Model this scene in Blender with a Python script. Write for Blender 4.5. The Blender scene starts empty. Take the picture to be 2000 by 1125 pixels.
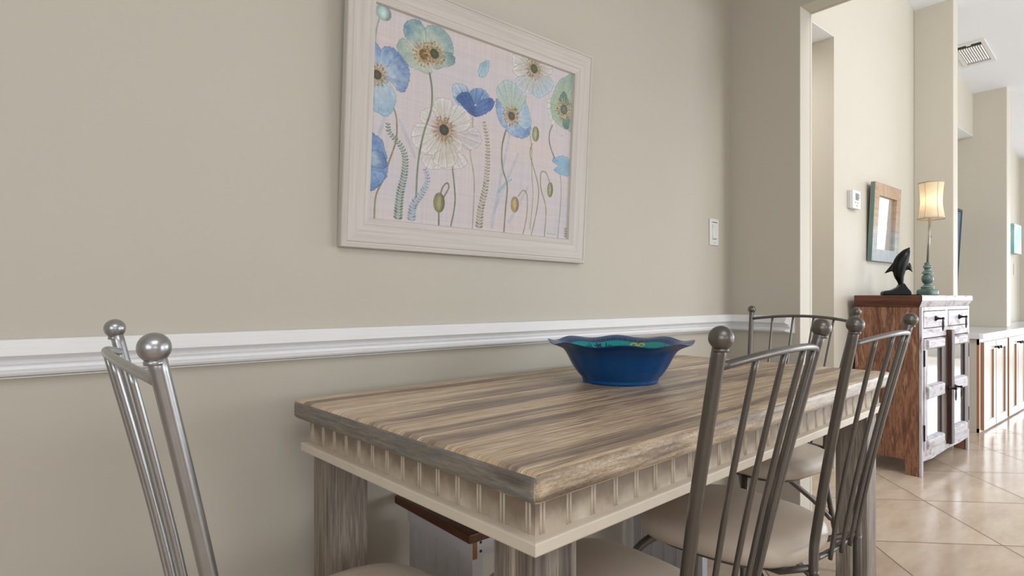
import bpy, bmesh, math, random
import numpy as np
from mathutils import Vector, Matrix
random.seed(7)
C = bpy.context.scene.collection
PI = math.pi

# ------------------------------------------------------------------ helpers
def tag(o, label=None, cat=None, group=None, kind=None):
    if label: o['label'] = label
    if cat: o['category'] = cat
    if group: o['group'] = group
    if kind: o['kind'] = kind
    return o

def thing(name, label, cat, loc=(0, 0, 0), rz=0.0, group=None):
    o = bpy.data.objects.new(name, None)
    o.empty_display_size = 0.1
    C.objects.link(o)
    o.location = loc
    o.rotation_euler = (0, 0, rz)
    return tag(o, label, cat, group)

class MB:
    """collects vertices and faces of one mesh object"""
    def __init__(s):
        s.v = []; s.f = []; s.m = []; s.sm = []
    def add(s, vs, fs, mi=0, smooth=False):
        n = len(s.v)
        s.v += [tuple(p) for p in vs]
        for f in fs:
            s.f.append(tuple(i + n for i in f)); s.m.append(mi); s.sm.append(smooth)
    def box(s, x0, x1, y0, y1, z0, z1, mi=0):
        vs = [(x, y, z) for x in (x0, x1) for y in (y0, y1) for z in (z0, z1)]
        s.add(vs, [(0, 1, 3, 2), (4, 6, 7, 5), (0, 4, 5, 1), (2, 3, 7, 6), (0, 2, 6, 4), (1, 5, 7, 3)], mi)
    def extr(s, poly, axis, a, b, mi=0, smooth=False):
        """polygon extruded along axis from a to b; poly coords fill the other two axes in order"""
        def P(p, t):
            if axis == 'x': return (t, p[0], p[1])
            if axis == 'y': return (p[0], t, p[1])
            return (p[0], p[1], t)
        n = len(poly)
        vs = [P(p, a) for p in poly] + [P(p, b) for p in poly]
        s.add(vs, [(i, (i + 1) % n, (i + 1) % n + n, i + n) for i in range(n)], mi, smooth)
        s.add(vs, [tuple(range(n))[::-1], tuple(range(n, 2 * n))], mi)
    def tube(s, pts, r, seg=14, mi=0, cap=True, sx=1.0):
        pts = [Vector(p) for p in pts]
        n = len(pts)
        rs = r if isinstance(r, (list, tuple)) else [r] * n
        t0 = (pts[1] - pts[0]).normalized()
        up = Vector((0, 0, 1)) if abs(t0.z) < 0.9 else Vector((1, 0, 0))
        side = t0.cross(up).normalized()
        vs = []
        for i in range(n):
            t = (pts[min(i + 1, n - 1)] - pts[max(i - 1, 0)]).normalized()
            side = (side - t * side.dot(t)).normalized()
            b = t.cross(side)
            for k in range(seg):
                a = 2 * PI * k / seg
                vs.append(pts[i] + side * math.cos(a) * rs[i] * sx + b * math.sin(a) * rs[i])
        fs = [(i * seg + k, i * seg + (k + 1) % seg, (i + 1) * seg + (k + 1) % seg, (i + 1) * seg + k)
              for i in range(n - 1) for k in range(seg)]
        s.add(vs, fs, mi, True)
        if cap:
            s.add(vs[:seg], [tuple(range(seg))[::-1]], mi)
            s.add(vs[-seg:], [tuple(range(seg))], mi)
    def lathe(s, prof, seg=32, c=(0, 0), mi=0, smooth=True, power=2.0, closed=True, z0=0):
        vs = []
        for r, z in prof:
            for k in range(seg):
                a = 2 * PI * k / seg
                ca, sa = math.cos(a), math.sin(a)
                if power != 2.0:
                    q = (abs(ca) ** power + abs(sa) ** power) ** (-1 / power)
                else: q = 1
                vs.append((c[0] + r * q * ca, c[1] + r * q * sa, z + z0))
        n = len(prof)
        fs = [(i * seg + k, i * seg + (k + 1) % seg, (i + 1) * seg + (k + 1) % seg, (i + 1) * seg + k)
              for i in range(n - 1) for k in range(seg)]
        s.add(vs, fs, mi, smooth)
        if closed:
            if prof[0][0] > 1e-5: s.add(vs[:seg], [tuple(range(seg))[::-1]], mi)
            if prof[-1][0] > 1e-5: s.add(vs[-seg:], [tuple(range(seg))], mi)
    def ball(s, c, r, mi=0, seg=24, sz=1.0):
        prof = [(max(r * math.sin(PI * i / 14), 1e-4), -r * sz * math.cos(PI * i / 14)) for i in range(15)]
        vs = []
        for rr, z in prof:
            for k in range(seg):
                a = 2 * PI * k / seg
                vs.append((c[0] + rr * math.cos(a), c[1] + rr * math.sin(a), c[2] + z))
        s.add(vs, [(i * seg + k, i * seg + (k + 1) % seg, (i + 1) * seg + (k + 1) % seg, (i + 1) * seg + k)
                   for i in range(14) for k in range(seg)], mi, True)
    def ring(s, c, R, r, u, w, seg=24, k2=8, mi=0, sy=1.0):
        c = Vector(c); u = Vector(u).normalized(); w = Vector(w).normalized(); n = u.cross(w)
        vs = []
        for i in range(seg):
            a = 2 * PI * i / seg
            d = u * math.cos(a) + w * math.sin(a) * sy
            for k in range(k2):
                b = 2 * PI * k / k2
                vs.append(c + d * (R + r * math.cos(b)) + n * r * math.sin(b))
        s.add(vs, [(i * k2 + k, ((i + 1) % seg) * k2 + k, ((i + 1) % seg) * k2 + (k + 1) % k2, i * k2 + (k + 1) % k2)
                   for i in range(seg) for k in range(k2)], mi, True)
    def xf(s, M):
        s.v = [tuple(M @ Vector(p)) for p in s.v]; return s
    def build(s, name, mats, parent=None, bevel=0, seg=2, loc=None, recalc=True):
        me = bpy.data.meshes.new(name)
        me.from_pydata(s.v, [], s.f)
        if not isinstance(mats, (list, tuple)): mats = [mats]
        for m in mats: me.materials.append(m)
        me.polygons.foreach_set('material_index', s.m)
        me.polygons.foreach_set('use_smooth', s.sm)
        bm = bmesh.new(); bm.from_mesh(me)
        bmesh.ops.remove_doubles(bm, verts=bm.verts, dist=1e-6)
        if recalc: bmesh.ops.recalc_face_normals(bm, faces=bm.faces)
        bm.to_mesh(me); bm.free()
        o = bpy.data.objects.new(name, me)
        C.objects.link(o)
        if parent: o.parent = parent
        if loc: o.location = loc
        if bevel:
            b = o.modifiers.new('bevel', 'BEVEL'); b.width = bevel; b.segments = seg
            b.limit_method = 'ANGLE'; b.angle_limit = math.radians(35)
        return o

def struct(name, mb, m, bevel=0):
    return tag(mb.build(name, m, bevel=bevel), kind='structure')

def smooth_path(pts, n=8, closed=False):
    pts = [Vector(p) for p in pts]
    out = []
    N = len(pts)
    rng = range(N) if closed else range(N - 1)
    for i in rng:
        if closed: p0, p1, p2, p3 = pts[i - 1], pts[i], pts[(i + 1) % N], pts[(i + 2) % N]
        else: p0, p1, p2, p3 = pts[max(i - 1, 0)], pts[i], pts[i + 1], pts[min(i + 2, N - 1)]
        for k in range(n):
            t = k / n
            out.append(0.5 * ((2 * p1) + (-p0 + p2) * t + (2 * p0 - 5 * p1 + 4 * p2 - p3) * t * t + (-p0 + 3 * p1 - 3 * p2 + p3) * t ** 3))
    if not closed: out.append(pts[-1])
    return out

# ------------------------------------------------------------------ materials
def lin(c):
    return tuple(((x / 255) / 12.92 if x / 255 <= 0.04045 else ((x / 255 + 0.055) / 1.055) ** 2.4) for x in c) + (1,)

class NT:
    def __init__(s, name):
        s.m = bpy.data.materials.new(name); s.m.use_nodes = True
        s.t = s.m.node_tree; s.b = s.t.nodes['Principled BSDF']
    def n(s, typ, **kw):
        x = s.t.nodes.new(typ)
        for k, v in kw.items():
            if k.startswith('i_'): x.inputs[k[2:].replace('_', ' ')].default_value = v
            else: setattr(x, k, v)
        return x
    def l(s, a, b): s.t.links.new(a, b); return s
    def coord(s, scale=(1, 1, 1), rot=(0, 0, 0), loc=(0, 0, 0), space='Object'):
        c = s.n('ShaderNodeTexCoord'); mp = s.n('ShaderNodeMapping')
        mp.inputs['Scale'].default_value = scale; mp.inputs['Rotation'].default_value = rot; mp.inputs['Location'].default_value = loc
        s.l(c.outputs[space], mp.inputs['Vector']); return mp.outputs['Vector']
    def noise(s, vec, scale, detail=4, rough=0.55, dist=0.0):
        x = s.n('ShaderNodeTexNoise'); x.inputs['Scale'].default_value = scale; x.inputs['Detail'].default_value = detail
        x.inputs['Roughness'].default_value = rough; x.inputs['Distortion'].default_value = dist
        s.l(vec, x.inputs['Vector']); return x.outputs['Fac']
    def ramp(s, fac, stops, interp='LINEAR'):
        r = s.n('ShaderNodeValToRGB'); r.color_ramp.interpolation = interp
        e = r.color_ramp.elements
        while len(e) < len(stops): e.new(0.5)
        for q, (p, c) in zip(e, stops):
            q.position = p; q.color = lin(c) if max(c) > 1.01 or len(c) == 3 else c
        s.l(fac, r.inputs['Fac']); return r.outputs['Color']
    def mix(s, fac, a, b, mode='MIX'):
        x = s.n('ShaderNodeMix', data_type='RGBA', blend_type=mode)
        if isinstance(fac, (int, float)): x.inputs[0].default_value = fac
        else: s.l(fac, x.inputs[0])
        for v, i in ((a, 6), (b, 7)):
            if isinstance(v, tuple): x.inputs[i].default_value = v
            else: s.l(v, x.inputs[i])
        return x.outputs[2]
    def math(s, op, a, b=0.0, c=None):
        x = s.n('ShaderNodeMath', operation=op)
        for v, i in ((a, 0), (b, 1), (c, 2)):
            if v is None: continue
            if isinstance(v, (int, float)): x.inputs[i].default_value = v
            else: s.l(v, x.inputs[i])
        return x.outputs[0]
    def col(s, c):
        if isinstance(c, tuple): s.b.inputs['Base Color'].default_value = c
        else: s.l(c, s.b.inputs['Base Color'])
        return s
    def pr(s, rough=0.5, metal=0.0, spec=0.5, coat=0.0):
        s.b.inputs['Roughness'].default_value = rough; s.b.inputs['Metallic'].default_value = metal
        s.b.inputs['Specular IOR Level'].default_value = spec; s.b.inputs['Coat Weight'].default_value = coat
        return s
    def bump(s, fac, strength=0.2, dist=0.002):
        b = s.n('ShaderNodeBump'); b.inputs['Strength'].default_value = strength; b.inputs['Distance'].default_value = dist
        s.l(fac, b.inputs['Height']); s.l(b.outputs['Normal'], s.b.inputs['Normal']); return s

def plain(name, c, rough=0.5, metal=0.0, spec=0.5, var=0.06, scale=8, bump=0.0):
    t = NT(name)
    v = t.coord()
    f = t.noise(v, scale, 3)
    a = lin(c); d = tuple(x * (1 - var) for x in a[:3]) + (1,); u = tuple(min(1, x * (1 + var)) for x in a[:3]) + (1,)
    t.col(t.mix(f, d, u)).pr(rough, metal, spec)
    if bump: t.bump(t.noise(v, scale * 12, 2), bump, 0.001)
    return t.m

def wall_mat():
    t = NT('beige_wall_paint')
    v = t.coord(space='Object')
    f = t.noise(v, 1.3, 3)
    t.col(t.mix(f, lin((193, 187, 174)), lin((200, 194, 181)))).pr(0.55, 0, 0.35)
    t.bump(t.noise(v, 120, 3), 0.12, 0.001)
    return t.m

def trim_mat():
    t = NT('white_trim_paint')
    v = t.coord()
    f = t.noise(t.coord(scale=(3, 3, 60)), 3, 5)
    t.col(t.ramp(f, [(0.25, (230, 230, 230)), (0.5, (234, 234, 235)), (0.8, (236, 236, 238))])).pr(0.42)
    t.bump(t.noise(v, 90, 2), 0.06, 0.001)
    return t.m

def streak_wood(name, stops, scale=(1.5, 40, 40), fine=(4, 220, 220), rough=0.4, bump=0.35, planks=None, seed=0.0, gloss=0.5, dark=(90, 76, 62), amt=0.35):
    """weathered wood with long streaks along the object's local direction that has the small scale"""
    t = NT(name)
    v = t.coord(scale=scale, loc=(seed, seed * 1.7, seed * 0.6))
    f1 = t.noise(v, 1.0, 5, 0.6, 0.25)
    v2 = t.coord(scale=fine, loc=(seed * 2, seed, 0))
    f2 = t.noise(v2, 1.0, 3, 0.7)
    col = t.ramp(f1, stops)
    d = t.ramp(f2, [(0.35, dark), (0.6, (255, 255, 255))])
    col = t.mix(amt, col, d, 'MULTIPLY')
    hgt = t.math('MULTIPLY_ADD', f2, 0.6, f1)
    if planks:
        ax, w = planks
        c = t.n('ShaderNodeTexCoord'); sp = t.n('ShaderNodeSeparateXYZ'); t.l(c.outputs['Object'], sp.inputs[0])
        q = t.math('DIVIDE', sp.outputs[ax], w)
        fl = t.math('FLOOR', q)
        fr = t.math('FRACT', q)
        wn = t.n('ShaderNodeTexWhiteNoise', noise_dimensions='1D'); t.l(fl, wn.inputs['W'])
        col = t.mix(0.55, col, t.ramp(wn.outputs['Value'], [(0, (185, 178, 170)), (0.5, (225, 220, 212)), (1, (255, 252, 245))]), 'MULTIPLY')
        e = t.math('LESS_THAN', t.math('MINIMUM', fr, t.math('SUBTRACT', 1.0, fr)), 0.012)
        col = t.mix(t.math('MULTIPLY', e, 0.45), col, lin((70, 56, 44)))
    t.col(col).pr(rough, 0, gloss)
    t.bump(hgt, bump, 0.0015)
    return t.m

def top_mat():
    t = NT('streaked_weathered_tabletop')
    c = t.n('ShaderNodeTexCoord'); sp = t.n('ShaderNodeSeparateXYZ'); t.l(c.outputs['Object'], sp.inputs[0])
    q = t.math('DIVIDE', sp.outputs['Y'], .1146)
    fl = t.math('FLOOR', q); fr = t.math('FRACT', q)
    wn = t.n('ShaderNodeTexWhiteNoise', noise_dimensions='1D'); t.l(fl, wn.inputs['W'])
    off = t.n('ShaderNodeVectorMath', operation='ADD'); t.l(c.outputs['Object'], off.inputs[0])
    sc = t.n('ShaderNodeVectorMath', operation='SCALE'); t.l(wn.outputs['Color'], sc.inputs[0]); sc.inputs['Scale'].default_value = 3.0
    t.l(sc.outputs[0], off.inputs[1])
    def nz(s, d, r, di=0.0):
        mp = t.n('ShaderNodeMapping'); mp.inputs['Scale'].default_value = s; t.l(off.outputs[0], mp.inputs['Vector'])
        return t.noise(mp.outputs[0], 1.0, d, r, di)
    f1 = nz((1.3, 12, 1), 3, .5, .3); f2 = nz((2.6, 62, 1), 4, .6, .2); f3 = nz((9, 330, 1), 3, .7)
    k = t.math('ADD', t.math('MULTIPLY', f1, .62), t.math('MULTIPLY', f2, .38))
    col = t.ramp(k, [(.385, (136, 120, 108)), (.425, (152, 134, 118)), (.452, (190, 168, 142)), (.475, (160, 142, 124)), (.497, (220, 200, 170)), (.52, (196, 172, 142)), (.545, (238, 219, 190)), (.575, (204, 178, 146)), (.62, (242, 228, 204))])
    col = t.mix(.5, col, t.ramp(f3, [(.38, (166, 146, 126)), (.52, (255, 255, 255))]), 'MULTIPLY')
    col = t.mix(.35, col, t.ramp(wn.outputs['Value'], [(0, (196, 186, 180)), (.5, (240, 236, 230)), (1, (255, 252, 246))]), 'MULTIPLY')
    e = t.math('LESS_THAN', t.math('MINIMUM', fr, t.math('SUBTRACT', 1.0, fr)), .008)
    col = t.mix(t.math('MULTIPLY', e, .5), col, lin((110, 90, 72)))
    t.col(col).pr(.36, 0, .42).bump(t.math('ADD', f3, f2), .25, .0012)
    return t.m

def floor_mat():
    t = NT('diagonal_beige_floor_tile')
    c = t.n('ShaderNodeTexCoord'); sp = t.n('ShaderNodeSeparateXYZ'); t.l(c.outputs['Object'], sp.inputs[0])
    a = t.math('DIVIDE', t.math('SUBTRACT', t.math('SUBTRACT', sp.outputs[0], sp.outputs[1]), 1.767), 0.733)
    b = t.math('DIVIDE', t.math('SUBTRACT', t.math('ADD', sp.outputs[0], sp.outputs[1]), 3.634), 0.753)
    fa, fb = t.math('FRACT', a), t.math('FRACT', b)
    ea = t.math('MINIMUM', fa, t.math('SUBTRACT', 1.0, fa)); eb = t.math('MINIMUM', fb, t.math('SUBTRACT', 1.0, fb))
    e = t.math('LESS_THAN', t.math('MINIMUM', ea, eb), 0.0055)
    cv = t.n('ShaderNodeCombineXYZ'); t.l(t.math('FLOOR', a), cv.inputs[0]); t.l(t.math('FLOOR', b), cv.inputs[1])
    wn = t.n('ShaderNodeTexWhiteNoise', noise_dimensions='3D'); t.l(cv.outputs[0], wn.inputs['Vector'])
    off = t.n('ShaderNodeVectorMath', operation='ADD'); t.l(c.outputs['Object'], off.inputs[0]); t.l(wn.outputs['Color'], off.inputs[1])
    mp = t.n('ShaderNodeMapping'); mp.inputs['Rotation'].default_value = (0, 0, 0.785); mp.inputs['Scale'].default_value = (2, 7, 1); t.l(off.outputs[0], mp.inputs['Vector'])
    f = t.noise(mp.outputs[0], 1.2, 5, 0.6)
    col = t.ramp(f, [(0.3, (186, 166, 147)), (0.55, (202, 185, 167)), (0.75, (212, 198, 182))])
    col = t.mix(0.25, col, t.ramp(wn.outputs['Value'], [(0, (225, 215, 205)), (1, (255, 255, 250))]), 'MULTIPLY')
    col = t.mix(e, col, lin((112, 90, 72)))
    t.col(col).pr(0.2, 0, 0.5)
    rr = t.math('MULTIPLY_ADD', e, 0.5, t.math('MULTIPLY_ADD', f, 0.12, 0.10)); t.l(rr, t.b.inputs['Roughness'])
    t.bump(t.math('SUBTRACT', t.math('MULTIPLY', f, 0.15), e), 0.15, 0.002)
    return t.m

def metal_mat(name, c, rough=0.33, metal=0.75):
    t = NT(name)
    f = t.noise(t.coord(), 60, 3)
    a = lin(c)
    t.col(t.mix(f, tuple(x * 0.9 for x in a[:3]) + (1,), tuple(x * 1.1 for x in a[:3]) + (1,))).pr(rough, metal, 0.5)
    return t.m

def attr_mat(name, rough=0.5, coat=0.0, weave=False):
    t = NT(name)
    a = t.n('ShaderNodeVertexColor', layer_name='paint')
    t.col(a.outputs['Color']).pr(rough, 0, 0.4, coat)
    if weave:
        t.bump(t.noise(t.coord(scale=(1, 1, 1)), 500, 2), 0.2, 0.0005)
    return t.m

M = {}
M['wall'] = wall_mat()
M['trim'] = trim_mat()
M['ceiling'] = plain('white_ceiling_paint', (236, 240, 247), 0.8, var=0.02, scale=2)
M['floor'] = floor_mat()
TAN = [(0.34, (104, 90, 80)), (0.42, (136, 116, 98)), (0.475, (172, 148, 118)), (0.50, (150, 128, 106)), (0.545, (196, 172, 138)), (0.58, (178, 150, 114)), (0.63, (214, 194, 162)), (0.70, (186, 160, 126))]
M['top'] = top_mat()
M['end'] = streak_wood('grey_weathered_end_board', [(0.36, (108, 103, 97)), (0.46, (142, 134, 124)), (0.54, (116, 117, 114)), (0.60, (132, 122, 108)), (0.66, (184, 168, 148))], (26, 4, 26), (260, 12, 200), 0.45, 0.4, seed=3)
M['edge'] = streak_wood('brown_sawn_table_edge', [(0.38, (124, 108, 94)), (0.5, (164, 144, 120)), (0.62, (202, 182, 156))], (6, 60, 60), (120, 300, 300), 0.32, 0.6, seed=5)
M['leg'] = streak_wood('grey_whitewashed_leg_wood', [(0.34, (92, 84, 80)), (0.43, (124, 114, 106)), (0.51, (154, 144, 132)), (0.57, (128, 116, 106)), (0.66, (190, 180, 166))], (30, 30, 1.8), (280, 280, 9), 0.5, 0.5, seed=2)
def apron_mat():
    t = NT('whitewashed_beadboard')
    c = t.n('ShaderNodeTexCoord'); sp = t.n('ShaderNodeSeparateXYZ'); t.l(c.outputs['Object'], sp.inputs[0])
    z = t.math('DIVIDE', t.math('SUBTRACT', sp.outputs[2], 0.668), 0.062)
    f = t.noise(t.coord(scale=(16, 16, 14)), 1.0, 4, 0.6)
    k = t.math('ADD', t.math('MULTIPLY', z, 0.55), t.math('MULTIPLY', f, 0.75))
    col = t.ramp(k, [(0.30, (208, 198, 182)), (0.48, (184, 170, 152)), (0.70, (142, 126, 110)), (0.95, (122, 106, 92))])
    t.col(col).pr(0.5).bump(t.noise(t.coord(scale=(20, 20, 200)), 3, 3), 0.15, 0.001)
    return t.m
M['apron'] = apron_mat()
M['bead'] = plain('pale_bead_ridge', (200, 188, 170), 0.5, var=0.15, scale=60)
M['mould'] = plain('cream_painted_moulding', (214, 203, 186), 0.45, var=0.08, scale=14, bump=0.1)
M['metal'] = metal_mat('brushed_pewter_metal', (108, 104, 100))
M['metal_lit'] = metal_mat('brushed_pewter_lit', (168, 169, 171), 0.28, 0.85)  # same metal as the other chairs, with brighter light put into the colour
def vinyl():
    t = NT('beige_vinyl')
    v = t.coord(); f = t.noise(v, 6, 3)
    t.col(t.mix(f, lin((192, 178, 162)), lin((204, 191, 176)))).pr(0.36, 0, 0.5)
    t.bump(t.noise(v, 260, 2), 0.10, 0.0006)
    return t.m
M['vinyl'] = vinyl()
M['black'] = plain('black_carved_wood', (6, 6, 7), 0.32, spec=0.25, var=0.3)
M['blackmetal'] = plain('black_wrought_iron', (24, 24, 26), 0.4, 0.5, var=0.2)
M['white'] = plain('white_plastic', (226, 226, 224), 0.35, var=0.02)
M['whitewood'] = plain('white_painted_board', (200, 198, 202), 0.45, var=0.04, bump=0.05)
M['grey'] = plain('grey_plastic', (120, 122, 122), 0.35)
M['dark'] = plain('dark_recess', (48, 48, 48), 0.7)
M['plank'] = streak_wood('dark_red_brown_plank', [(0.3, (62, 34, 20)), (0.55, (96, 54, 30)), (0.75, (122, 72, 42))], (40, 3, 40), (200, 8, 200), 0.4, 0.3, seed=8)
M['rawboard'] = plain('raw_fibreboard_edge', (150, 104, 62), 0.7)
RED = [(0.36, (92, 58, 46)), (0.44, (134, 90, 70)), (0.50, (164, 118, 92)), (0.55, (116, 76, 60)), (0.62, (186, 144, 116)), (0.68, (138, 106, 92))]
M['redwood'] = streak_wood('reclaimed_brown_plank_wood', RED, (20, 20, 3.0), (180, 180, 12), 0.5, 0.35, ('Y', 0.115), seed=1)
M['redtop'] = streak_wood('dark_brown_reclaimed_moulding', [(0.3, (56, 30, 20)), (0.5, (86, 48, 32)), (0.7, (120, 72, 48))], (30, 3, 30), (180, 10, 180), 0.5, 0.3, seed=4)
DW = [(0.34, (112, 92, 88)), (0.40, (172, 164, 166)), (0.5, (200, 197, 203)), (0.60, (188, 180, 184)), (0.655, (140, 118, 110)), (0.70, (198, 194, 200))]
M['distress'] = streak_wood('distressed_white_paint_over_wood', DW, (5, 5, 18), (60, 60, 120), 0.5, 0.3, seed=6, amt=0.25)
M['distress_v'] = streak_wood('distressed_white_paint_upright', DW, (18, 18, 4), (120, 120, 20), 0.5, 0.3, seed=9, amt=0.25)
M['darkwood'] = streak_wood('dark_brown_door_stile', [(0.35, (44, 29, 24)), (0.52, (70, 46, 36)), (0.68, (104, 74, 56))], (40, 40, 2), (200, 200, 9), 0.5, 0.3, seed=11)
def glass_mirror():
    t = NT('reflective_cabinet_glass'); t.col(lin((214, 220, 228))).pr(0.03, 0.85, 0.5); return t.m
M['glass'] = glass_mirror()
M['cabdoor'] = plain('cream_painted_cabinet_door', (206, 198, 189), 0.3, var=0.02)
M['cabside'] = plain('grey_cream_cabinet_side', (196, 188, 176), 0.4, var=0.03)
M['cabedge'] = plain('shaded_brown_cabinet_edge', (160, 112, 84), 0.45, var=0.1)  # brown wood edge, with side shadow put into its colour
M['counter'] = plain('white_countertop', (216, 216, 218), 0.15, var=0.04, scale=5)
M['teal'] = plain('sage_green_ceramic', (86, 110, 102), 0.3, var=0.14, scale=14)
M['teal_l'] = plain('pale_worn_sage_edge', (172, 186, 172), 0.35, var=0.1, scale=30)
M['steel'] = metal_mat('satin_grey_lamp_pole', (150, 146, 138), 0.35, 0.6)
# ------------------------------------------------------------------ the setting
YW = 1.483; XR = 2.57; XR2 = 2.685; YJ = 1.156; HZ = 2.262
YH = 1.456
def cz(x): return 3.135 - 0.155 * (x - 5.085)

mb = MB(); mb.box(-2.3, 12.1, -5.2, 3.0, -0.1, 0); struct('floor', mb, M['floor'])
mb = MB(); mb.box(-2.3, XR2 + .002, YW, YW + 0.1, 0, 3.7); struct('wall_back', mb, M['wall'])
mb = MB()
for a, b, r in ((XR, 2.6655, 0), (2.6655, 2.669, 0.004), (2.669, XR2, 0)):
    mb.box(a, b, YJ + r, YW, 0, 3.7)
    mb.box(a, b, -2.6, YJ + r, HZ + r, 3.7)
mb.box(XR, XR2, -5.0, -2.6, 0, 3.7)
struct('wall_right', mb, M['wall'])
mb = MB(); mb.box(-2.3, -2.2, -5.1, -3.9, 0, 3.7); mb.box(-2.3, -2.2, -.6, YW, 0, 3.7); mb.box(-2.3, -2.2, -3.9, -.6, 0, .8); mb.box(-2.3, -2.2, -3.9, -.6, 2.3, 3.7); struct('wall_left', mb, M['wall'])
mb = MB(); mb.box(-2.2, XR, -5.0, YW, 2.75, 2.85); struct('ceiling', mb, M['ceiling'])
# front wall with two big openings
mb = MB()
for x0, x1 in ((-2.2, -1.3), (1.3, 3.3), (8.8, 12.0)): mb.box(x0, x1, -5.1, -5.0, 0, 3.7)
for x0, x1, z0, z1 in ((-1.3, 1.3, 0.9, 2.2), (3.3, 8.8, 0.02, 2.35)):
    mb.box(x0, x1, -5.1, -5.0, 0, z0); mb.box(x0, x1, -5.1, -5.0, z1, 3.7)
struct('wall_front', mb, M['wall'])
mb = MB()
mb.box(12.0, 12.1, -5.1, -4.4, 0, 3.7); mb.box(12.0, 12.1, 0.9, 3.0, 0, 3.7)
mb.box(12.0, 12.1, -4.4, 0.9, 2.3, 3.7); mb.box(12.0, 12.1, -4.4, 0.9, 0, 0.25)
struct('wall_far', mb, M['wall'])
def window(name, axis, pos, a0, a1, z0, z1, n):
    mb = MB(); w = 0.05
    def B(p0, p1, q0, q1):
        if axis == 'y': mb.box(p0, p1, pos - 0.03, pos + 0.03, q0, q1)
        else: mb.box(pos - 0.03, pos + 0.03, p0, p1, q0, q1)
    B(a0, a1, z0, z0 + w); B(a0, a1, z1 - w, z1); B(a0, a0 + w, z0 + w, z1 - w); B(a1 - w, a1, z0 + w, z1 - w)
    for i in range(1, n):
        c = a0 + (a1 - a0) * i / n
        B(c - w / 2, c + w / 2, z0 + w, z1 - w)
    return struct(name, mb, M['trim'])
window('window_1', 'y', -5.04, -1.3, 1.3, 0.9, 2.2, 2)
window('window_2', 'y', -5.04, 3.3, 8.8, 0.02, 2.35, 4)
window('added_window_4', 'x', -2.24, -3.9, -.6, .8, 2.3, 3)  # unseen window added to go with the fill light from the left
window('window_3', 'x', 12.04, -4.4, 0.9, 0.25, 2.3, 4)
# the hall wall beyond the opening: doorway, niche, two piers
mb = MB()
mb.box(XR2, 2.9, YH, YH + .1, 0, 3.7)
mb.box(2.9, 3.673, YH, YH + .1, 2.548, 3.7)
mb.box(3.673, 5.22, YH, YH + .1, 0, 3.7)
mb.box(5.22, 6.72, YH, YH + .1, 2.49, 3.7)
mb.box(6.74, 8.72, YH, YH + .1, 0, 3.2)
struct('wall_hall', mb, M['wall'])
mb = MB(); mb.box(3.673, 3.773, YH + .1, 2.7, 0, 2.7); mb.box(2.8, 2.9, YH + .1, 2.7, 0, 2.7); mb.box(2.9, 3.673, 2.6, 2.7, 0, 2.7)
struct('wall_passage', mb, M['wall'])
mb = MB(); mb.box(2.9, 3.673, YH + .1, 2.6, 2.548, 2.65); struct('ceiling_passage', mb, M['ceiling'])
mb = MB(); mb.box(2.9, 3.673, YH + .0005, YH + .1, 2.5455, 2.548); mb.box(5.22, 6.72, YH + .0005, 1.575, 2.4875, 2.49); struct('trim_3', mb, M['ceiling'])
mb = MB(); mb.box(5.12, 6.72, 1.575, 1.66, 0, 2.6); struct('wall_niche', mb, M['wall'])
mb = MB(); mb.box(5.085, 5.192, 1.214, YH, 0, cz(5.1) + .05); struct('wall_pier_near', mb, M['wall'], bevel=.004)
mb = MB(); mb.box(6.72, 6.862, 1.214, 1.66, 0, cz(6.8) + .05); struct('wall_pier_far', mb, M['wall'], bevel=.004)
mb = MB(); mb.box(8.665, 8.8, 1.30, YH, 0, cz(8.7) + .05); mb.box(8.8, 12.0, 1.30, YH, 0, 3.0); struct('wall_end', mb, M['wall'])
mb = MB(); mb.extr([(XR2, cz(XR2)), (12.0, cz(12.0)), (12.0, cz(12.0) + .12), (XR2, cz(XR2) + .12)], 'y', -5.0, 1.62)
struct('ceiling_hall', mb, M['ceiling'])

# chair rail with its moulded profile, two runs meeting in the corner
RZ1, RZ0 = 0.9305, 0.8553
RP = [(0, 1.0), (.010, 1.0), (.0125, .985), (.0145, .80), (.0165, .60), (.0165, .585), (.0150, .56), (.0105, .47), (.0085, .405), (.0115, .395), (.0115, .375),
      (.0085, .365), (.0078, .30), (.0085, .225), (.0135, .20), (.0165, .15), (.0150, .09), (.0105, .055), (.0075, .05), (.0095, .035), (.0095, .005), (0, 0)]
RPz = [(d * 1.9, RZ0 + (RZ1 - RZ0) * q) for d, q in RP]
def rail(mb, n, x_end0, x_end1, mitre0, mitre1):
    """profile swept along x, wall at y=0 facing -y; mitre shifts each end by depth"""
    vs = [(x_end0 + mitre0 * d, -d, z) for d, z in RPz] + [(x_end1 + mitre1 * d, -d, z) for d, z in RPz]
    k = len(RPz)
    mb.add(vs, [(i, (i + 1) % k, (i + 1) % k + k, i + k) for i in range(k)])
    mb.add(vs, [tuple(range(k))[::-1], tuple(range(k, 2 * k))])
mb = MB(); rail(mb, 0, -2.19, XR, 0, -1); mb.xf(Matrix.Translation((0, YW, 0))); struct('trim_1', mb, M['trim'])
mb = MB(); rail(mb, 0, 0, 0.305, 1, -1); mb.xf(Matrix.Translation((XR, YW, 0)) @ Matrix.Rotation(-PI / 2, 4, 'Z')); struct('trim_2', mb, M['trim'])

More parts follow.
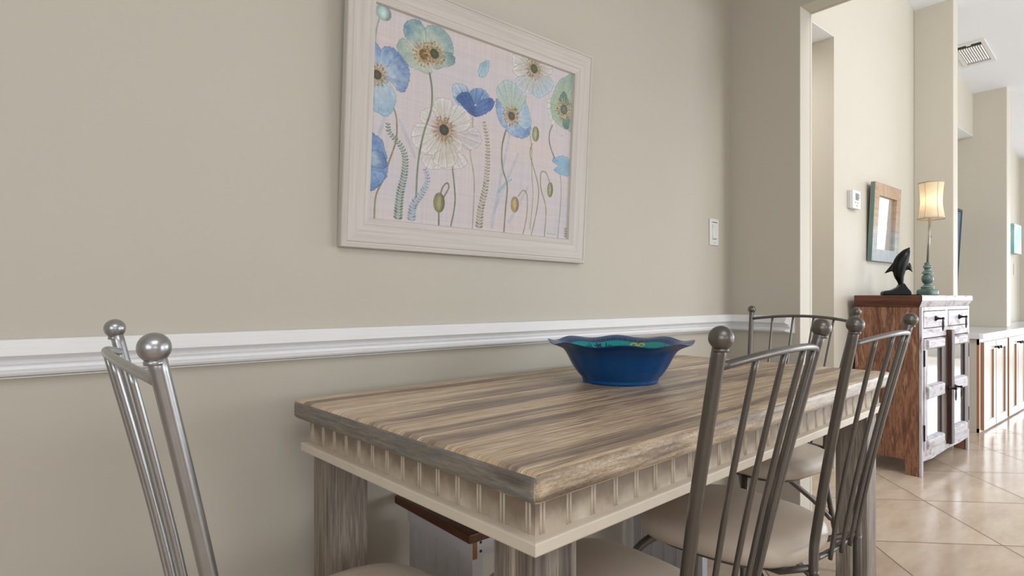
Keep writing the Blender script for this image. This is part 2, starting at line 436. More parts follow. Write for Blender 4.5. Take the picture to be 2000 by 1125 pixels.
# ------------------------------------------------------------------ dining table
TH = math.radians(2.98); L, W = 1.6076, 0.8023; ZT, ZB = 0.7728, 0.7278
ox, oy = 0.5257, 0.5847
tcx = ox + L / 2 * math.cos(TH) - W / 2 * math.sin(TH); tcy = oy + L / 2 * math.sin(TH) + W / 2 * math.cos(TH)
table = thing('dining_table', 'rectangular wooden dining table with streaked weathered planks and whitewashed beadboard apron', 'table', (tcx, tcy, 0), TH)
hl, hw = L / 2, W / 2
mb = MB()
vs = [(x, y, z) for x in (-hl, hl) for y in (-hw, hw) for z in (ZB, ZT)]
mb.add(vs, [(0, 1, 3, 2), (4, 6, 7, 5)], 1); mb.add(vs, [(0, 4, 5, 1), (2, 3, 7, 6)], 2); mb.add(vs, [(0, 2, 6, 4), (1, 5, 7, 3)], 0)
mb.build('tabletop', [M['top'], M['end'], M['edge']], table, bevel=.0125, seg=5)
ai = 0.03
for side in range(4):
    Lx, Ly = (L, W) if side % 2 == 0 else (W, L)
    R = Matrix.Rotation(PI / 2 * side, 4, 'Z')
    n = Lx - 2 * ai
    mb = MB(); y0 = -(Ly / 2 - ai)
    x0, x1 = (-n / 2, n / 2) if side % 2 == 0 else (-n / 2 + .018, n / 2 - .018)
    mb.box(x0, x1, y0, y0 + .018, .668, ZB, 0)
    k = 0
    off = .014
    nb = int(round((n - 2 * off) / .0555)); sp = (n - 2 * off) / nb
    for i in range(nb + 1):
        x = -n / 2 + off + i * sp
        for dx in (-.0034, .0034):
            mb.tube([(x + dx, y0, .669), (x + dx, y0, ZB - .0005)], .0021, 8, 1)
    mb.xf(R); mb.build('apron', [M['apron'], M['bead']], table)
    # moulding below, mitred
    prof = [(.0152, .6525), (.0140, .6545), (.0140, .6690), (.0152, .6712), (.018, .6722), (ai - .001, .6735), (.05, .6740), (.05, .6535)]
    kk = len(prof)
    vs = [(-(Lx / 2 - w), -(Ly / 2 - w), z) for w, z in prof] + [((Lx / 2 - w), -(Ly / 2 - w), z) for w, z in prof]
    mb = MB(); mb.add(vs, [(i, (i + 1) % kk, (i + 1) % kk + kk, i + kk) for i in range(kk)])
    mb.xf(R); mb.build('moulding', M['mould'], table)
for sx in (-1, 1):
    for sy in (-1, 1):
        mb = MB()
        cx, cy = sx * (hl - .036 - .045), sy * (hw - .036 - .045)
        mb.box(cx - .045, cx + .045, cy - .045, cy + .045, 0, .668)
        # seam boards let into the outer faces
        mb.box(cx - .0462, cx + .0462, cy - .018, cy + .045, 0.001, .66)
        mb.build('leg', M['leg'], table, bevel=.003)

# ------------------------------------------------------------------ chairs
def make_chair(x, y, rz, w, label, mat, lean=0.097, group='pewter metal dining chairs at the table', k_=1.0, sxo=0.0, syo=0.0):
    t = thing('dining_chair', label, 'chair', (x, y, 0), rz, group)
    zb = .957; yb = -.345; yp = yb + lean; tin = .057; zk = .50
    hw_ = w / 2; hb = hw_ - tin
    def post(s):
        return smooth_path([(s * hw_, yb, zb), (s * (hw_ - tin * .5), yb + lean * .52, zb - .23), (s * (hb + .002), yp - .008, zk + .03), (s * hb, yp, zk - .03), (s * hb, yp, .42)], 6)
    for s in (-1, 1):
        mb = MB()
        mb.tube(post(s), .0098, 16)
        mb.build('back_post', mat, t)
        mb = MB(); mb.ball((s * hw_ * 1.0, yb, zb), .0165, sz=.97); mb.lathe([(.0096, -.0185), (.0103, -.016), (.0096, -.013)], 20, (s * hw_, yb), z0=zb)
        mb.build('ball_finial', mat, t)
        # rear leg: continues the post to the floor
        mb = MB()
        mb.tube(smooth_path([(s * hb, yp, .43), (s * hb, yp, .36), (s * (hb + .02), yp + .004, .25), (s * (hb + .035), yp - .02, .1), (s * (hb + .045), yp - .045, .0)], 6), .0098, 14)
        mb.build('leg', mat, t)
        mb = MB()
        mb.tube(smooth_path([(s * .035, .02, .408), (s * .10, .11, .402), (s * .160, .185, .345), (s * .183, .215, .22), (s * .195, .235, .0)], 7), .0115, 14)
        mb.build('leg', mat, t)
        mb = MB()
        mb.tube(smooth_path([(s * .01, .03, .405), (s * .06, -.06, .392), (s * (hb - .02), yp + .07, .28), (s * (hb + .022), yp + .006, .20)], 7), .0095, 12)
        mb.build('brace', mat, t)
    # bowed top rail
    rz0 = zb - .040; dy = lean * .085
    def rp(u):
        q = 1 - u * u
        return Vector((u * (hw_ - .004), yb + dy - .034 * q, rz0 + .017 * q))
    mb = MB(); mb.tube([rp(-1 + 2 * i / 20) for i in range(21)], .0058, 12)
    mb.build('top_rail', mat, t)
    zl = .452
    def lp(u):
        q = 1 - u * u
        return Vector((u * hb, yp - .012 * q, zl))
    mb = MB(); mb.tube([lp(-1 + 2 * i / 12) for i in range(13)], .0062, 12)
    mb.build('lower_rail', mat, t)
    for u in (-.6, -.2, .2, .6):
        a, b = rp(u), lp(u) + Vector((0, -.006, -.012))
        mid = a * .5 + b * .5 + Vector((0, .006, 0))
        mb = MB(); mb.tube(smooth_path([a, a * .75 + b * .25 + Vector((0, .004, 0)), mid, b * .8 + a * .2 + Vector((0, .004, 0)), b], 4), .0047, 12)
        mb.build('spindle', mat, t)
    # cushion: rounded trapezoid, domed
    fr, bk, dp = .222 * k_, .185 * k_, .205 * k_
    out = []
    N = 64
    for k in range(N):
        a = 2 * PI * k / N
        ca, sa = math.cos(a), math.sin(a)
        p = 3.2
        q = (abs(ca) ** p + abs(sa) ** p) ** (-1 / p)
        yy = sa * q
        ww = bk + (fr - bk) * (yy * .5 + .5)
        out.append((ca * q * ww, yy * dp))
    rings = [(.86, .402), (.955, .404), (.99, .412), (1.0, .424), (.99, .437), (.955, .449), (.88, .4575), (.76, .462), (.5, .4665), (.2, .4685)]
    vs = [(ox_ * r + sxo, oy_ * r + syo, z) for r, z in rings for ox_, oy_ in out]
    fs = [(i * N + k, i * N + (k + 1) % N, (i + 1) * N + (k + 1) % N, (i + 1) * N + k) for i in range(len(rings) - 1) for k in range(N)]
    mb = MB(); mb.add(vs, fs, 0, True); mb.add(vs[:N], [tuple(range(N))[::-1]]); mb.add(vs[-N:], [tuple(range(N))], 0, True)
    mb.build('seat_cushion', M['vinyl'], t)
    mb = MB()
    mb.tube([Vector((p[0] * .80 + sxo, p[1] * .80 + syo, .394)) for p in out] + [Vector((out[0][0] * .80 + sxo, out[0][1] * .80 + syo, .394))], .0085, 10, cap=False)
    for s in (-1, 1):
        mb.tube([(s * (hb - .004), yp + .003, .432), (s * (hb - .012), -.17, .396), (s * .12, -.12, .394)], .0075, 10)
    mb.tube([(-.15, .05, .398), (.15, .05, .398)], .008, 10)
    mb.build('seat_frame', mat, t)
    return t
def place(p1, p2, w, label, mat, flip=False, **k):
    """p1, p2: where the left and right ball finials stand; chair faces to the left of p1->p2"""
    a = math.atan2(p2[1] - p1[1], p2[0] - p1[0])
    mx, my = (p1[0] + p2[0]) / 2, (p1[1] + p2[1]) / 2
    return make_chair(mx - .345 * math.sin(a), my + .345 * math.cos(a), a, w, label, mat, **k)
place((.701, .417), (1.073, .446), .373, 'grey metal dining chair nearest the camera on the long side of the table', M['metal'], k_=.97)
place((1.244, .454), (1.633, .475), .390, 'grey metal dining chair beside the far right table leg, seat half under the table', M['metal'])
place((2.37, .86), (2.45, 1.311), .456, 'grey metal dining chair behind the far end of the table, facing the bowl', M['metal'], k_=1.05, sxo=-.05, syo=-.05)
place((.12, 1.204), (.106, .718), .486, 'brightly lit grey metal dining chair alone at the left end of the table', M['metal_lit'], syo=-.02)

# ------------------------------------------------------------------ blue scalloped bowl
bowl = thing('serving_bowl', 'deep blue scalloped serving bowl with turquoise patterned inside on the table', 'bowl', (1.299, 1.086, ZT), math.radians(-2.2))
def lerp(a, b, t): return a + (b - a) * t
def prof_at(P, t):
    t *= len(P) - 1; i = min(int(t), len(P) - 2); f = t - i
    p0, p1, p2, p3 = P[max(i - 1, 0)], P[i], P[i + 1], P[min(i + 2, len(P) - 1)]
    return tuple(0.5 * ((2 * p1[j]) + (-p0[j] + p2[j]) * f + (2 * p0[j] - 5 * p1[j] + 4 * p2[j] - p3[j]) * f * f + (-p0[j] + 3 * p1[j] - 3 * p2[j] + p3[j]) * f ** 3) for j in (0, 1))
OUT = [(.100, .0), (.105, .003), (.106, .008), (.1075, .013), (.119, .0255), (.130, .041), (.139, .057), (.148, .0745), (.157, .088), (.169, .0985), (.185, .106), (.200, .1115)]
INN = [(.2015, .1145), (.187, .1105), (.170, .103), (.1545, .090), (.144, .0757), (.1345, .056), (.124, .038), (.111, .023), (.085, .012), (.05, .009), (.0, .008)]
def waved(r, z, a, h):
    q = max(0.0, (z - .02) / .095) ** 2.2
    c = math.cos(8 * a)
    return r * (1 + .014 * q * c), z + .0040 * q * c * (1 if h else 1)
NS, NO, NI = 480, 46, 70
vs = []; cols = []
NAVY = (10, 34, 84); NAVY2 = (22, 60, 120); TQ = (18, 146, 140); BLK = (8, 16, 46); YEL = (190, 180, 60)
def in_col(a, t, r, z):
    if z > .1115: return (16, 66, 120)
    if z > .1005:
        s = (a * 22) % 1.0
        if z > .1035 and z < .1090 and s < .5: return (5, 18, 56)
        return (16, 78, 130)
    u = (a / (2 * PI) * 8) % 1.0 - .5; sec = int(a / (2 * PI) * 8) % 2
    X = u * 2 * PI * r / 8; Y = (z - .088) * 1.6
    if sec == 0:
        for cx_, cy_, rr, th in ((-.012, .008, .009, .0026), (.012, .008, .009, .0026), (-.006, -.006, .008, .0024), (.009, -.008, .007, .0024)):
            d = math.hypot(X - cx_, Y - cy_)
            if abs(d - rr) < th and not (X * (1 if cx_ > 0 else -1) > abs(cx_) + rr * .5 and Y < cy_ - .003): return YEL
    else:
        d = math.hypot(X, Y - .004); pa = math.atan2(Y - .004, X)
        if d < .0045: return (90, 30, 70)
        if d < .013 * (0.8 + .25 * math.cos(5 * pa)): return (6, 48, 84)
        for s_ in (-1, 1):
            if abs(X - s_ * .024 - s_ * Y * .4) < .002 and abs(Y) < .014: return (6, 50, 84)
            if abs(X - s_ * .034) < .008 and abs(Y + .004) < .010 * (0.6 + .4 * math.cos(900 * (X))): return (8, 60, 84)
    return TQ
def lerp3(a, b, t): return tuple(lerp(x, y, t) for x, y in zip(a, b))
rings = []
for i in range(NO): rings.append((0, i / (NO - 1)))
for i in range(NI): rings.append((1, i / (NI - 1)))
for side, t in rings:
    r0, z0 = prof_at(OUT if side == 0 else INN, t)
    for k in range(NS):
        a = 2 * PI * k / NS
        r, z = waved(max(r0, .0005), z0, a, side)
        # faint flutes on the outside
        if side == 0: r *= 1 + .006 * math.cos(16 * a) * (1 - abs(2 * t - 1))
        vs.append((r * math.cos(a), r * math.sin(a), z))
        cols.append(lin(in_col(a, t, r0, z0))[:3] + (1,) if side == 1 else lin(lerp3((2, 78, 140), (2, 60, 112), t))[:3] + (1,))
R_ = len(rings)
fs = [(i * NS + k, i * NS + (k + 1) % NS, (i + 1) * NS + (k + 1) % NS, (i + 1) * NS + k) for i in range(R_ - 1) for k in range(NS)]
fs.append(tuple(range(NS))[::-1]); fs.append(tuple(range((R_ - 1) * NS, R_ * NS)))
me = bpy.data.meshes.new('bowl_body'); me.from_pydata(vs, [], fs)
me.polygons.foreach_set('use_smooth', [True] * (len(fs) - 2) + [False, True])
ca = me.color_attributes.new('paint', 'FLOAT_COLOR', 'POINT'); ca.data.foreach_set('color', np.array(cols, dtype=np.float32).ravel())
me.materials.append(attr_mat('glazed_blue_ceramic', 0.3, 0.0))
o = bpy.data.objects.new('bowl_body', me); C.objects.link(o); o.parent = bowl

# ------------------------------------------------------------------ low bench under the table
bench = thing('bench', 'low white beadboard bench with dark brown plank top, under the table by the wall', 'bench', (1.3, 1.28, 0))
def bw(mb): return mb.xf(Matrix.Translation((-1.3, -1.28, 0)))
for xa in (.82, 1.79):
    mb = MB(); mb.box(xa, xa + .03, 1.135, 1.43, 0, .40)
    n = 5
    for i in range(n):
        y = 1.15 + .04 + i * .052
        for d in (-.004, .004): mb.tube([(xa, y + d, .002), (xa, y + d, .398)], .0022, 8)
    bw(mb).build('end_panel', M['whitewood'], bench)
    mb = MB(); mb.box(xa - .012, xa, 1.118, 1.42, .398, .438); bw(mb).build('end_rail', M['whitewood'], bench)
mb = MB(); mb.box(.8085, .82, 1.1155, 1.1178, .396, .4395, 0); bw(mb).build('raw_edge', M['rawboard'], bench)
mb = MB(); mb.box(.82, 1.83, 1.118, 1.134, .398, .438)
mb.tube([(.832, 1.1182, .431), (.832, 1.117, .431)], .0035, 12, 1); mb.tube([(.832, 1.1182, .410), (.832, 1.117, .410)], .0035, 12, 1)
bw(mb).build('front_rail', [M['whitewood'], M['dark']], bench)
for xa in (.79, 1.77):
    mb = MB(); mb.box(xa, xa + .065, 1.105, 1.462, .4395, .462); bw(mb).build('top_plank', M['plank'], bench, bevel=.004)

# ------------------------------------------------------------------ framed poppy picture
PX, PZ, PWD, PHT, PROLL, PLEAN = 1.091, 1.1375, .915, .736, .72, 2.7
LF, LL, LD, LC, LW, LP, LH, EXPO = 180, 158, 13, 24, 33, 9, 46, 0.0
PAINT=[
['s',9,(183,194,208),[(110,388),(148,322),(180,258)]],
['s',9,(183,194,208),[(685,359),(598,165),(550,41)]],
['s',9,(183,194,208),[(641,473),(583,175),(558,18)]],
['s',9,(183,194,208),[(746,214),(648,50)]],
['s',9,(183,194,208),[(52,392),(27,310)]],
['s',5,(165,196,206),[(590,176),(619,216),(653,241)]],
['s',9,(165,196,206),[(586,178),(612,212)]],
['s',4,(150,175,180),[(16,746),(7,707),(4,664)]],
['o',(32,774),32.4,30.0,(166,188,186)],
['s',5,(150,140,95),[(85,430),(98,391),(99,313),(75,230),(49,148),(25,84),(22,3)]],
['s',4,(165,165,140),[(438,473),(439,433),(432,328),(458,205),(458,4)]],
['s',4,(178,172,138),[(715,630),(715,519),(755,433),(768,280),(780,187),(769,31)]],
['s',5,(122,130,120),[(879,533),(863,485),(869,435),(902,376)]],
['s',4,(160,170,150),[(939,311),(952,209),(941,0)]],
['g',(92,122,104),34,[(64,369),(71,334),(113,299),(138,256),(138,187),(123,106),(117,6)]],
['g',(140,130,98),34,[(495,467),(516,389),(523,285),(516,184),(497,94),(490,6)]],
['g',(120,152,170),20,[(225,222),(239,175),(216,123),(181,70),(174,6)]],
['g',(110,110,75),4,[(989,56),(991,7)]],
['p',(15,539),(182,200,214),(98,132,184),[(-1,653),(17,648),(28,625),(25,588),(0,581)]],
['p',(15,539),(182,200,214),(98,132,184),[(29,641),(59,657),(95,644),(84,614),(51,579),(23,577)]],
['p',(15,539),(182,200,214),(88,118,172),[(46,562),(67,604),(104,642),(131,622),(146,577),(135,516),(109,496),(76,523),(41,540)]],
['p',(15,539),(182,200,214),(140,172,198),[(-3,503),(41,530),(76,507),(93,469),(85,430),(63,395),(29,395),(-2,417)]],
['e',(15,539),38,(150,128,95),(80,78,62)],
['p',(-1,218),(130,160,196),(88,118,172),[(-4,306),(27,310),(50,288),(64,239),(69,188),(60,155),(28,116),(-2,121)]],
['p',(-1,218),(182,200,214),(62,90,148),[(-2,248),(34,259),(57,243),(64,202),(36,193),(0,203)]],
['p',(-1,218),(150,175,205),(98,132,184),[(-2,172),(37,183),(60,165),(28,120),(-1,126)]],
['p',(305,392),(203,190,192),(212,208,208),[(211,268),(260,298),(318,297),(378,313),(420,286),(407,258),(360,239),(307,233),(250,223),(218,237)]],
['p',(305,392),(196,190,180),(212,208,208),[(256,413),(250,472),(262,505),(297,520),(335,516),(340,475),(320,420)]],
['p',(305,392),(200,196,192),(212,208,208),[(327,416),(335,474),(347,504),(398,502),(431,460),(422,427),(368,385)]],
['p',(305,392),(196,185,180),(200,198,206),[(355,388),(402,408),(443,431),(477,414),(486,372),(446,336),(397,339),(355,368)]],
['p',(305,392),(203,190,192),(212,208,208),[(270,383),(199,407),(204,446),(254,473),(287,430)]],
['p',(305,392),(205,200,195),(212,208,208),[(283,374),(231,397),(182,390),(162,351),(172,310),(210,284),(254,281),(272,317)]],
['p',(305,392),(188,185,170),(212,208,208),[(309,362),(355,374),(393,355),(384,320),(348,297),(317,319)]],
['p',(305,392),(188,180,165),(214,210,205),[(303,356),(272,322),(254,275),(274,246),(327,240),(369,272),(364,316),(336,345)]],
['p',(305,392),(190,185,170),(212,208,208),[(296,366),(252,335),(232,288),(260,282),(298,321)]],
['e',(305,392),48,(150,118,88),(66,72,62)],
['p',(224,672),(190,200,182),(98,140,158),[(113,745),(131,777),(167,793),(200,779),(208,735),(220,692),(183,682),(140,699),(119,719)]],
['p',(224,672),(190,200,182),(120,155,160),[(206,773),(233,792),(271,796),(311,777),(332,738),(330,695),(278,678),(246,697),(217,705)]],
['p',(224,672),(196,202,184),(140,165,158),[(89,671),(110,707),(134,697),(165,674),(197,656),(229,637),(239,603),(199,598),(150,605),(119,624),(98,644)]],
['p',(224,672),(190,200,182),(92,128,134),[(278,692),(323,710),(344,685),(335,663),(299,645),(261,624),(240,635),(259,667)]],
['e',(202,668),42,(160,128,88),(120,96,62)],
['e',(249,684),42,(160,128,88),(70,84,60)],
['s',6,(124,134,110),[(231,602),(244,537),(243,460),(216,367),(199,277),(192,195),(191,104)]],
['p',(441,491),(120,150,190),(182,200,214),[(338,582),(368,596),(406,590),(428,546),(398,513),(361,511),(339,548)]],
['p',(441,491),(88,118,172),(128,158,196),[(423,579),(465,602),(505,593),(513,566),(453,529),(425,545)]],
['p',(441,491),(70,95,150),(62,90,148),[(356,535),(389,566),(420,564),(450,516),(462,481),(427,483),(384,510)]],
['p',(441,491),(88,118,172),(70,98,156),[(441,491),(460,536),(510,571),(545,564),(537,532),(498,498),(462,479)]],
['p',(640,521),(182,200,214),(98,132,184),[(611,464),(687,513),(748,501),(742,456),(690,431),(635,442)]],
['p',(640,521),(182,200,214),(150,182,204),[(672,504),(690,557),(712,602),(738,561),(754,508),(713,478)]],
['p',(640,521),(176,190,176),(172,194,196),[(554,622),(603,670),(666,662),(706,622),(699,580),(663,529),(608,539),(573,570)]],
['p',(640,521),(182,200,214),(98,132,184),[(555,581),(586,555),(615,522),(614,465),(576,481),(557,528)]],
['e',(640,521),40,(158,132,100),(92,90,70)],
['s',6,(132,138,112),[(611,449),(595,374),(602,285),(631,211),(627,108),(623,-1)]],
['p',(756,762),(190,188,180),(212,208,208),[(638,795),(701,794),(731,777),(695,746),(640,747)]],
['p',(756,762),(190,188,180),(212,208,208),[(719,756),(726,801),(784,801),(852,800),(802,765)]],
['p',(756,762),(188,186,178),(212,208,208),[(638,731),(702,776),(731,753),(692,705),(645,710)]],
['p',(756,762),(186,186,180),(190,200,212),[(656,693),(724,723),(762,704),(749,648),(691,642),(662,661)]],
['p',(756,762),(184,184,178),(176,196,212),[(762,710),(819,750),(873,732),(858,683),(798,640),(756,646)]],
['p',(756,762),(190,188,180),(212,208,208),[(797,770),(852,804),(868,776),(824,742),(790,746)]],
['e',(756,762),44,(150,130,98),(92,96,70)],
['p',(947,619),(190,200,182),(212,208,208),[(841,628),(866,653),(894,588),(906,513),(951,496),(906,500),(860,555)]],
['p',(947,619),(168,186,160),(140,165,158),[(878,688),(911,748),(946,774),(1001,784),(1004,542),(968,530),(914,540),(876,571),(862,626)]],
['p',(947,619),(110,140,128),(84,116,112),[(914,657),(935,701),(958,694),(977,652),(946,632)]],
['p',(947,619),(120,148,132),(92,120,116),[(940,565),(984,581),(981,538),(954,532)]],
['e',(947,619),48,(170,150,118),(110,116,100)],
['p',(992,358),(150,185,205),(120,160,200),[(886,366),(936,395),(993,388),(996,310),(939,311),(899,321),(922,347)]],
['p',(483,711),(150,185,200),(165,196,206),[(457,675),(469,707),(510,731),(510,689),(485,652),(463,653)]],
['s',5,(125,125,95),[(298,128),(310,162),(329,179),(336,160),(318,125),(308,107)]],
['s',5,(110,115,85),[(294,61),(296,2)]],
['o',(294,94),27.3,42.5,(138,136,102)],
['s',5,(118,126,104),[(350,246),(367,136),(366,80),(352,0)]],
['s',4,(150,154,112),[(763,422),(753,371),(785,294),(810,223),(807,128),(778,0)]],
['o',(780,469),21.6,36.2,(146,150,116)],
['s',4,(165,152,112),[(695,171),(722,202),(746,177),(747,84),(729,-1)]],
['o',(677,132),23.7,37.5,(170,148,108)],
['s',4,(150,152,112),[(875,263),(852,301),(822,297),(825,225),(860,134),(858,-1)]],
['o',(881,226),18.7,37.5,(142,146,110)],
['s',1.2,(150,140,130),[(872,14),(879,22),(886,14),(896,21),(907,14),(921,20),(927,16)]]]
def paint_canvas(PW, PH):
    """watercolour poppies, worked out as colours on a fine grid"""
    rng = np.random.RandomState(3)
    S = 0.5 * PW / 500.0
    Wp, Hp = PW * 2, PH * 2
    sx = Wp / 1000.0; sy = Hp / 800.0
    yy, xx = np.mgrid[0:Hp, 0:Wp].astype(np.float32)
    U = xx / sx; V = yy / sy
    img = np.empty((Hp, Wp, 3), np.float32)
    img[:] = (207, 198, 200)
    def low(nx, ny):
        g = rng.rand(ny + 2, nx + 2).astype(np.float32)
        fx = xx / Wp * nx; fy = yy / Hp * ny
        ix = fx.astype(int); iy = fy.astype(int); tx = fx - ix; ty = fy - iy
        tx = tx * tx * (3 - 2 * tx); ty = ty * ty * (3 - 2 * ty)
        return (g[iy, ix] * (1 - tx) + g[iy, ix + 1] * tx) * (1 - ty) + (g[iy + 1, ix] * (1 - tx) + g[iy + 1, ix + 1] * tx) * ty
    wash = low(7, 6)[..., None]
    img += (wash - .5) * np.array([10, 2, -8], np.float32)
    img += (low(260, 3)[..., None] - .5) * 7 + (low(3, 200)[..., None] - .5) * 7
    blot = low(60, 48); blot2 = low(160, 130)
    def spline(pts, closed=True, n=10):
        return np.array([(p.x, p.y) for p in smooth_path([(a, b, 0) for a, b in pts], n, closed)], np.float32)
    def box(P, m):
        x0 = max(int((P[:, 0].min() - m) * sx), 0); x1 = min(int((P[:, 0].max() + m) * sx) + 1, Wp)
        y0 = max(int((P[:, 1].min() - m) * sy), 0); y1 = min(int((P[:, 1].max() + m) * sy) + 1, Hp)
        return x0, x1, y0, y1
    def dist(P, u, v, closed):
        d = np.full(u.shape, 1e9, np.float32)
        n = len(P)
        for i in range(n if closed else n - 1):
            a = P[i]; b = P[(i + 1) % n]; ab = b - a; q = max(float(ab @ ab), 1e-6)
            t = np.clip(((u - a[0]) * ab[0] + (v - a[1]) * ab[1]) / q, 0, 1)
            d = np.minimum(d, (u - a[0] - t * ab[0]) ** 2 + (v - a[1] - t * ab[1]) ** 2)
        return np.sqrt(d)
    def inside(P, u, v):
        c = np.zeros(u.shape, bool); n = len(P)
        for i in range(n):
            x1, y1 = P[i]; x2, y2 = P[(i + 1) % n]
            if y1 == y2: continue
            c ^= ((y1 > v) != (y2 > v)) & (u < (x2 - x1) * (v - y1) / (y2 - y1) + x1)
        return c
    def blend(sl, a, col):
        img[sl] = img[sl] * (1 - a[..., None]) + col * a[..., None]
    for it in PAINT:
        k = it[0]
        if k == 'p':
            _, base, ci, co, pts = it
            P = spline(pts); P += rng.randn(*P.shape).astype(np.float32) * 1.7
            x0, x1, y0, y1 = box(P, 4)
            if x1 <= x0 or y1 <= y0: continue
            sl = (slice(y0, y1), slice(x0, x1)); u, v = U[sl], V[sl]
            m = inside(P, u, v); d = dist(P, u, v, True)
            r = np.hypot(u - base[0], v - base[1]); rm = r[m].max() if m.any() else 1
            ang = np.arctan2(v - base[1], u - base[0])
            st = sum(np.sin(ang * f + p) for f, p in ((23, rng.rand() * 6), (41, rng.rand() * 6), (67, rng.rand() * 6), (97, rng.rand() * 6))) / 4
            t = np.clip((r / rm) ** 1.8 + .34 * st + (blot[sl] - .5) * .5, 0, 1)
            ci = np.array(ci, np.float32); co = np.array(co, np.float32)
            c = ci * (1 - t[..., None]) + co * t[..., None]
            c = c * .95 + .05 * 214
            c = c + (blot2[sl][..., None] - .5) * 14 + np.minimum(0, st + .1)[..., None] * 34 + np.maximum(0, st - .3)[..., None] * 20
            c += np.clip(1 - abs(d - 6) / 6, 0, 1)[..., None] * 8
            c = c * (1 - .30 * np.clip(1.6 - d, 0, 1)[..., None])
            c = c * (1 - .12 * np.clip(1 - r / (rm * .35), 0, 1)[..., None])
            blend(sl, m * .93, c)
        elif k == 's':
            _, w, col, pts = it
            P = spline(pts, False)
            x0, x1, y0, y1 = box(P, w * 2 + 2)
            sl = (slice(y0, y1), slice(x0, x1)); d = dist(P, U[sl], V[sl], False)
            w = w * .62
            a = np.clip(w - d + .5, 0, 1) * (.9 if w < 5 else .5)
            c = np.array(col, np.float32) * (1 - .18 * np.clip(d / w, 0, 1)[..., None]) + (blot[sl][..., None] - .5) * 30
            blend(sl, a, c)
        elif k == 'o':
            _, ce, rx, ry, col = it
            P = np.array([[ce[0] - rx, ce[1] - ry], [ce[0] + rx, ce[1] + ry]], np.float32)
            x0, x1, y0, y1 = box(P, 2); sl = (slice(y0, y1), slice(x0, x1)); u, v = U[sl], V[sl]
            q = np.sqrt(((u - ce[0]) / rx) ** 2 + ((v - ce[1]) / ry) ** 2)
            c = np.array(col, np.float32) * (1.12 - .32 * q[..., None] ** 2 - .12 * ((u - ce[0]) / rx)[..., None]) + (blot2[sl][..., None] - .5) * 18
            c += 10 * np.cos((u - ce[0]) / rx * 5)[..., None]
            blend(sl, np.clip((1 - q) * 12, 0, 1) * .95, c)
        elif k == 'e':
            _, ce, r, col, dark = it
            r = r * .95
            P = np.array([[ce[0] - r * 1.6, ce[1] - r * 1.6], [ce[0] + r * 1.6, ce[1] + r * 1.6]], np.float32)
            x0, x1, y0, y1 = box(P, 2); sl = (slice(y0, y1), slice(x0, x1)); u, v = U[sl], V[sl]
            q = np.hypot(u - ce[0], v - ce[1]) / r; an = np.arctan2(v - ce[1], u - ce[0])
            ray = .5 + .5 * np.sin(an * 31 + 3 * np.sin(an * 5))
            a = np.clip((1.25 + .25 * np.sin(an * 17) - q) * 2.2, 0, 1) * (.35 + .55 * ray)
            c = np.array(col, np.float32) * (.75 + .45 * ray[..., None] + (blot2[sl][..., None] - .5) * .5)
            blend(sl, a, c)
            for _ in range(46):
                a_ = rng.rand() * 2 * PI; rr = r * (.75 + .45 * rng.rand())
                px, py = ce[0] + rr * math.cos(a_), ce[1] + rr * math.sin(a_)
                dd = np.hypot(u - px, v - py)
                blend(sl, np.clip(3.0 - dd, 0, 1) * .8, np.array((206, 184, 150) if rng.rand() < .5 else (96, 78, 58), np.float32) + 0 * dd[..., None])
            q2 = q * 1.9
            c = np.array(dark, np.float32) * (1.15 - .35 * q2[..., None] + .18 * np.sin(an * 9)[..., None])
            blend(sl, np.clip((1 - q2) * 6, 0, 1) * .9, c)
        elif k == 'g':
            _, col, n, pts = it
            P = spline(pts, False, 12)
            seg = np.r_[0, np.cumsum(np.hypot(*np.diff(P, axis=0).T))]
            x0, x1, y0, y1 = box(P, 22); sl = (slice(y0, y1), slice(x0, x1)); u, v = U[sl], V[sl]
            d = dist(P, u, v, False)
            blend(sl, np.clip(1.6 - d, 0, 1) * .8, np.array(col, np.float32) * .85 + 0 * d[..., None])
            for i in range(n):
                s_ = seg[-1] * (i + .5) / n
                cx_ = np.interp(s_, seg, P[:, 0]); cy_ = np.interp(s_, seg, P[:, 1])
                nx = np.interp(s_ + 2, seg, P[:, 0]) - cx_; ny = np.interp(s_ + 2, seg, P[:, 1]) - cy_
                nn = math.hypot(nx, ny) + 1e-6; nx /= nn; ny /= nn
                size = 5.2 + 4.6 * i / n if n > 6 else 5
                for sd in (-1, 1):
                    lx, ly = cx_ + sd * -ny * size * 1.15 - nx * 2, cy_ + sd * nx * size * 1.15 - ny * 2
                    dx, dy = u - lx, v - ly
                    ax_ = (sd * -ny - nx * .6, sd * nx - ny * .6); an_ = math.hypot(*ax_); ax_ = (ax_[0] / an_, ax_[1] / an_)
                    p = dx * ax_[0] + dy * ax_[1]; q = -dx * ax_[1] + dy * ax_[0]
                    e = np.sqrt((p / (size * 1.05)) ** 2 + (q / (size * .55)) ** 2)
                    sh = .8 + .4 * rng.rand()
                    blend(sl, np.clip((1 - e) * 4, 0, 1) * .8, np.array(col, np.float32) * sh + 0 * e[..., None])
    img = np.clip(img, 0, 255)
    img = img.reshape(PH, 2, PW, 2, 3).mean((1, 3))
    a = img / 255
    return np.where(a <= .04045, a / 12.92, ((a + .055) / 1.055) ** 2.4)

